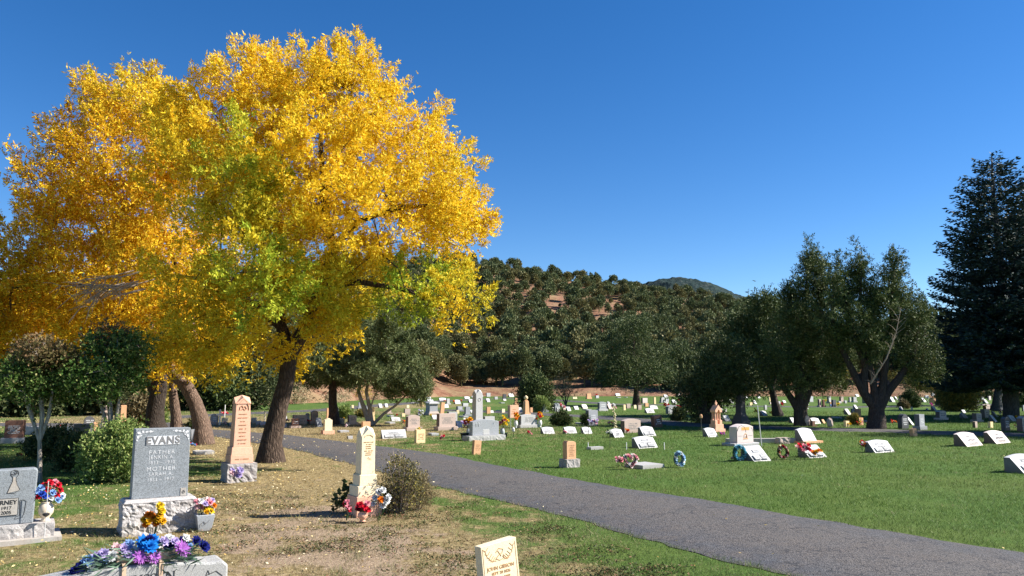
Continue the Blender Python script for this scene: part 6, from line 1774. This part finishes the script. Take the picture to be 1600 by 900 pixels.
# ------------------------------------------------------------------ trees in the graveyard
random.seed(71); rng = np.random.default_rng(71)
small_tree('bare_tree','small bare purple-brown tree right of the cone-shaped evergreen',884,634,[[(884,634,.06),(884,622,.045),(880,606,.025)],[(884,634,-1),(878,618,.03)],[(884,634,-1),(890,612,.03)]],
   [(880,602,13,12),(876,612,11,9),(888,608,11,10)], 110, 7, .25, .13, .04, 'leaf_dry', 'bark_grey', leaflets=3)
small_tree('pine_tree','lone dark green pine in the lawn with a side limb low on its trunk',995,634,[[(995,634,.24),(994,610,.19),(992,590,.15),(990,545,.09),(988,512,.04)],[(994,615,-1),(1008,602,.08),(1022,592,.05)]],
   [(988,520,26,20),(985,550,40,26),(965,570,28,22),(1015,565,34,24),(990,585,46,18),(1030,580,20,14),(950,585,16,12),(995,510,14,12)], 420, 24, .34, .20, .05, 'needle_j', 'bark_pine', leaflets=3, keep=.4)
small_tree('juniper_tree','rounded juniper right behind the lone pine',1078,618,[[(1078,618,.3),(1077,600,.22),(1075,570,.12)],[(1078,618,-1),(1090,590,.1)]],
   [(1070,565,28,24),(1090,580,26,22),(1055,590,20,16),(1075,600,30,12)], 260, 24, .62, .32, .14, 'needle_j', 'bark_jun', leaflets=3)
# ponderosa and forked pine left of centre
small_tree('pine_tree','straight dark pine with a pale patched trunk foot, left of the forked one',521,663,[[(521,663,.20),(520,630,.17),(520,600,.155),(521,560,.12),(520,500,.06)]],
   [(500,540,40,24),(530,520,44,26),(520,570,60,20),(480,572,30,18),(550,560,40,24),(455,565,22,14),(515,590,50,12)], 360, 34, .19, .15, .030, 'needle_p', 'bark_pine', leaflets=5, keep=.4, aniso=1.9)
small_tree('pine_tree','forked pine with pale bare lower stems and a limb reaching right',581,664,[[(581,664,.13),(574,650,.10),(566,630,.085),(560,612,.07),(568,570,.04)],[(581,664,-1),(578,640,.085),(572,612,.07),(585,560,.04)],[(581,664,-1),(600,646,.06),(618,634,.05),(634,618,.035)],[(578,640,-1),(584,622,.03),(590,612,.02)]],
   [(588,535,28,24),(604,556,34,24),(575,588,46,16),(632,576,28,22),(648,596,18,20),(615,604,34,12),(556,566,30,18),(604,512,12,16),(632,545,14,18),(655,612,12,10)], 380, 34, .16, .14, .028, 'needle_p', 'bark_pale', leaflets=5, keep=.4, upw=.6, aniso=2.2)
# junipers on the right
small_tree('juniper_tree','dark juniper with foliage reaching the ground, left of the gothic monument',1102,662,[[(1102,662,.16),(1100,630,.13),(1105,590,.09),(1115,540,.05)],[(1102,662,-1),(1085,620,.06)],[(1102,662,-1),(1120,610,.07),(1140,570,.04)]],
   [(1100,600,30,22),(1085,615,22,14),(1120,585,30,26),(1095,640,24,18),(1135,560,28,24),(1150,600,30,18),(1120,620,22,12)], 420, 26, .24, .13, .04, 'needle_j', 'bark_jun', leaflets=3, keep=.4)
small_tree('juniper_tree','juniper with a leaning trunk and sunlit yellow-green top, behind the dark obelisk',1216,650,[[(1216,650,.20),(1211,630,.18),(1206,605,.15),(1190,570,.10),(1170,520,.05)],[(1206,605,-1),(1220,560,.08),(1225,500,.04)]],
   [(1160,520,30,26),(1190,510,34,30),(1150,560,32,26),(1185,570,40,30),(1215,540,34,34),(1225,490,22,26),(1170,600,32,14),(1195,478,16,14)], 480, 26, .34, .18, .055, 'needle_js', 'bark_jun', leaflets=3, keep=.4)
def spire(cx, top, bot, r, y=0): # stacked lobes making a flame-like leader
    out = []; n = max(2, int((bot-top)/22))
    for k in range(n): t = (k+.5)/n; out.append((cx+random.uniform(-3,3), top+(bot-top)*t, r*(.28+.62*t), (bot-top)/n*.8, y+random.uniform(-.3,.3)))
    return out
j1 = spire(1262,385,470,22)+spire(1285,400,480,20,.5)+spire(1240,455,520,22,-.3)+[(1250,500,42,36),(1230,540,38,32),(1275,530,44,38,.3),(1300,560,34,28,-.2),(1215,575,30,22),(1260,580,50,24),(1290,600,34,12),(1235,600,30,12)]
small_tree('juniper_tree','tall twin-trunk juniper with a flame-like top, left of the many-stemmed one',1253,665,[[(1253,665,.27),(1250,645,.25),(1250,610,.19),(1252,560,.14),(1258,480,.08),(1262,410,.03)],[(1253,648,-1),(1240,628,.14),(1225,605,.11),(1215,575,.06)],[(1250,645,-1),(1264,600,.15),(1280,540,.09),(1285,440,.04)]],
   j1, 680, 38, .15, .10, .032, 'needle_j', 'bark_jun', leaflets=3, keep=.35, flare=1.25, aniso=2.4, dk=.34, green=[.32]*60)
j2 = spire(1345,388,450,15)+spire(1398,392,480,17,.4)+spire(1310,405,480,16,-.3)+spire(1372,430,490,14,.2)+spire(1430,445,500,14)+spire(1325,415,470,12,.4)+[(1305,490,36,26),(1340,470,34,30),(1385,485,32,28),(1425,515,32,26),(1300,530,30,24),(1345,520,36,26,.6),(1395,530,36,24,-.5),(1435,550,26,24),(1450,575,18,16),(1300,562,22,14),(1368,545,30,14),(1430,578,22,12),(1440,495,20,20)]
small_tree('juniper_tree','broad many-stemmed juniper with spreading limbs and flame-like tips',1370,669,[[(1370,669,.33),(1370,655,.30),(1369,640,.27),(1366,610,.14),(1358,560,.11),(1345,480,.06),(1345,410,.03)],[(1369,640,-1),(1350,615,.16),(1335,585,.13),(1315,545,.11),(1300,500,.07),(1305,430,.03)],[(1369,640,-1),(1388,612,.16),(1405,590,.13),(1425,560,.10),(1435,510,.06)],[(1369,645,-1),(1380,600,.15),(1385,550,.10),(1395,470,.06),(1398,410,.03)],[(1350,615,-1),(1352,570,.12),(1330,520,.07),(1320,450,.04)]],
   j2, 760, 36, .14, .095, .032, 'needle_j', 'bark_jun', leaflets=3, keep=.3, flare=1.2, aniso=2.4, dk=.26, green=[.32]*80)
# offshoot: dead pale twigs in the juniper
mb = MB(); limb = [AT(1360,600,28.6), AT(1385,560,28.0), AT(1400,520,27.7), AT(1408,480,27.6)]; mb.tube(limb, [.03,.022,.015,.008], 5)
for k in range(34):
    q_ = random.random()*2.99; p = limb[int(q_)].lerp(limb[int(q_)+1], q_-int(q_)); d = Vector((random.uniform(-.35,.35), random.uniform(-.3,.1), random.uniform(.0,.5))); mb.tube([p, p+d*.5+Vector((.03,0,.02)), p+d*.9], [.008,.005,.002], 4)
pj = [o for o in bpy.data.objects if o.name.startswith('juniper_tree') and 'many-stemmed' in o.get('label','') and 'broad' in o['label']][0]
o = mb.build('dead_twigs', M['twig'], pj); o.data.transform(Matrix.Translation(-Vector(pj.location)))
# grey-barked tree and autumn trees on the right
small_tree('grey_barked_tree','grey-barked tree with a forked trunk under the spruce boughs',1556,642,[[(1556,642,.26),(1558,620,.22),(1560,600,.20),(1556,580,.13),(1550,550,.07)],[(1558,620,-1),(1575,600,.13),(1590,588,.10),(1605,570,.06)],[(1560,612,-1),(1566,600,.05),(1574,588,.03)]],
   [(1540,560,34,22),(1580,560,36,22),(1610,570,26,18),(1560,540,40,22)], 200, 22, .4, .2, .07, 'leaf_oak', 'bark_grey', leaflets=3)
small_tree('autumn_tree','small yellow-green autumn tree with a short grey trunk right of the round bush',1466,634,[[(1466,634,.16),(1466,618,.14),(1464,605,.10),(1460,580,.06)],[(1466,618,-1),(1478,600,.06)]],
   [(1450,590,26,16),(1475,585,28,20),(1460,570,26,16),(1490,595,20,12),(1435,596,14,10)], 260, 22, .34, .16, .07, 'leaf_ol', 'bark_grey', leaflets=3)
AT_ = [(1515,612,44,40,'leaf_ol','olive autumn tree behind the cluster of white stones'),(1545,610,40,34,'leaf_yellow_bush','yellow autumn tree behind the two cone bushes'),(1300,606,30,30,'leaf_ol','olive tree left of the many-stemmed juniper, on the bank'),(1590,606,40,40,'leaf_oak','dark oak behind the right edge'),(1480,606,34,34,'leaf_oak','dark oak behind the small autumn tree'),(1240,604,44,60,'leaf_oak','dark oak on the bank between the junipers'),(1170,603,50,60,'leaf_oak','dark oak on the bank behind the dark obelisk'),(1420,604,40,36,'leaf_oak','dark oak on the bank right of the many-stemmed juniper')]
for (px, py, w, h, lm, lab) in AT_:
    X, Y = G(px, 618.5); Y = 112; X = (px-800)/F*Y; z = HZ(X, Y) if py < 608 else HZ(X, Y); s = Y/F; b = Vector((X, Y, z-.1)); W_, H_ = w*s, h*s*1.2
    lob = [((X, Y, z+H_*.6), (W_*.45, W_*.4, H_*.35), 1), ((X-W_*.3, Y, z+H_*.45), (W_*.3, W_*.3, H_*.25), 1), ((X+W_*.3, Y, z+H_*.48), (W_*.3, W_*.3, H_*.28), 1)]
    make_tree('autumn_tree', lab, 'tree', b, [[(b, .2),(b+Vector((0,0,H_*.3)), .15),(b+Vector((.2,0,H_*.6)), .08)]], lob, 120, 20, .6, .3, .16, M[lm], M['bark_grey'], leaflets=3)

# ------------------------------------------------------------------ spruce
def spruce(name, label, px, Y, H_, Rm, seed, zlow=1.9, nb=None, detail=1.0):
    random.seed(seed); g = np.random.default_rng(seed); X = (px-800)/F*Y; b = Vector((X, Y, 0)); e = empty(name, b)
    tm = MB(); zz = np.linspace(-.1, H_, 22); tm.tube([(.12*math.sin(z*.5), .1*math.cos(z*.4), z) for z in zz], [max(.015, .34*(1-z/H_)**.8+.01) for z in zz], 12)
    P, D, Ls = [], [], []; z = zlow; br = MB()
    while z < H_-.25:
        t = (z-zlow)/(H_-zlow); Rr = Rm*((1-t)**.56)*(.72+.28*min(1, (z-zlow+1.2)/2.2)); n = max(5, int(17*(1-t)+5))
        a0 = random.uniform(0, 6.28)
        for k in range(n):
            a = a0+2*math.pi*k/n+random.uniform(-.25,.25); L_ = Rr*random.uniform(.72, 1.12); zz0 = z+random.uniform(-.18,.18)
            dx, dy = math.cos(a), math.sin(a); droop = .30*(1-t)+.02; m = max(4, int(L_/.16)); pr = None; pl = []
            for q in range(m+1):
                s = q/m; r = L_*s; h = zz0-droop*L_*math.sin(s*2.1)*.55+.16*L_*s*s*(.6+t*2.0); p = np.array([dx*r, dy*r, h]); pl.append(p)
                if s > .12:
                    wd = L_*.36*(1-s)**.7*(s**.25)+.12
                    nn = int((6+wd*22)*detail)
                    side = np.array([-dy, dx, 0])
                    for u in range(nn):
                        sg = random.choice((-1,1)); w_ = random.random()*wd
                        pp = p+side*sg*w_+np.array([dx,dy,0])*w_*.45+np.array([0,0,-w_*.18+random.uniform(-.07,.03)])
                        P.append(pp); D.append(np.array([dx,dy,0])*random.uniform(.3,1)+side*sg*random.uniform(.2,1.)+np.array([0,0,random.uniform(-.35,.45)])); Ls.append(random.uniform(.13,.26))
            br.tube([pl[0], pl[len(pl)//2], pl[-1]], [.03*(1-t)+.008, .016, .004], 4, cap=False)
        z += .30+.10*(1-t)
    for k in range(40): P.append(np.array([0,0,H_-random.uniform(0,.9)])); D.append(np.array([random.uniform(-1,1), random.uniform(-1,1), random.uniform(.2,1.3)])); Ls.append(.16)
    P = np.array(P); D = np.array(D); Ls = np.array(Ls); V = leaf_quads(P, D, Ls, Ls*.34)
    V = V-0; link('trunk', tm.mesh('trunk', True), M['bark_grey'], e); link('branches', br.mesh('branches', True), M['bark_grey'], e)
    link('needles', np_mesh('needles', V, 4), M['needle_s'], e); tag(e, label, 'tree', 'tall spruces at the right edge'); print(name, len(P))
spruce('spruce_tree', 'tall dark blue-green spruce at the right edge', 1572, 37, 13.0, 4.1, 5, zlow=1.9)
spruce('spruce_tree', 'second spruce behind, cut by the right edge of the photo', 1668, 39, 13.3, 4.2, 9, zlow=2.0)
# a juniper out of frame to the right whose shade crosses the lawn
for (X, Y, lab) in ((22.5, 26.0, 'juniper standing just outside the right edge, its shade on the lawn'),):
    b = Vector((X, Y, -.05)); lob = [((X, Y, 4), (2.6,2.4,2.4), 1), ((X-1.4, Y, 3), (1.8,1.8,1.4), 1), ((X+1, Y+.5, 5.6), (1.5,1.5,1.6), 1), ((X-.5, Y, 6.5), (1.0,1.0,1.6), 1)]
    make_tree('juniper_tree', lab, 'tree', b, [[(b, .3),(b+Vector((0,0,1.5)), .24),(b+Vector((.2,0,4)), .12)]], lob, 360, 24, .33, .17, .06, M['needle_j'], M['bark_jun'], leaflets=3)
# grass last: it keeps off everything placed above
random.seed(81); rng = np.random.default_rng(81)
do_grass()
flecks(46000, sel_left, .030, 'fallen_leaves', 'yellow fallen ash leaves scattered over the near side', M['litter'])
flecks(30000, sel_right, .026, 'lawn_leaves', 'few yellow leaves scattered on the lawn and its lane edge', M['litter'])
weeds()
flecks(16000, sel_soil, .022, 'soil_litter', 'brown leaf crumbs on the bare soil', M['litter_b'], .02)

# ------------------------------------------------------------------ light, sky, camera
w = bpy.data.worlds.new('World'); S.world = w; w.use_nodes = True
t = w.node_tree; bg = t.nodes['Background']; sky = t.nodes.new('ShaderNodeTexSky'); sky.sky_type = 'NISHITA'; sky.sun_disc = False
sky.sun_elevation = SUN_EL; sky.sun_rotation = SUN_AZ; sky.altitude = 1900; sky.air_density = 1.0; sky.dust_density = .25; sky.ozone_density = 2.2
hs = t.nodes.new('ShaderNodeHueSaturation'); hs.inputs['Saturation'].default_value = 1.34; hs.inputs['Hue'].default_value = .506; t.links.new(sky.outputs[0], hs.inputs['Color']); t.links.new(hs.outputs[0], bg.inputs['Color']); bg.inputs['Strength'].default_value = .074
sl = bpy.data.lights.new('sun', 'SUN'); sl.energy = 5.0; sl.angle = R(.53); sl.color = (1, .955, .88)
so = bpy.data.objects.new('sun', sl); C.objects.link(so)
dv = Vector((math.sin(SUN_AZ)*math.cos(SUN_EL), math.cos(SUN_AZ)*math.cos(SUN_EL), math.sin(SUN_EL)))
so.rotation_euler = dv.to_track_quat('Z', 'Y').to_euler(); so.location = (30, 0, 40)
cam = bpy.data.cameras.new('camera'); co = bpy.data.objects.new('camera', cam); C.objects.link(co)
cam.sensor_width = 36; cam.lens = 27; cam.clip_start = .05; cam.clip_end = 8000
co.location = (0, 0, CAMH); co.rotation_euler = (math.pi/2+PITCH, 0, 0); S.camera = co
S.render.resolution_x = 1024; S.render.resolution_y = 576
vs_ = S.view_settings; vs_.view_transform = 'Standard'; vs_.look = 'None'; vs_.exposure = 1.2; vs_.gamma = 1; vs_.use_curve_mapping = False
S.cycles.max_bounces = 6; S.cycles.diffuse_bounces = 3; S.cycles.transmission_bounces = 3; S.cycles.transparent_max_bounces = 4
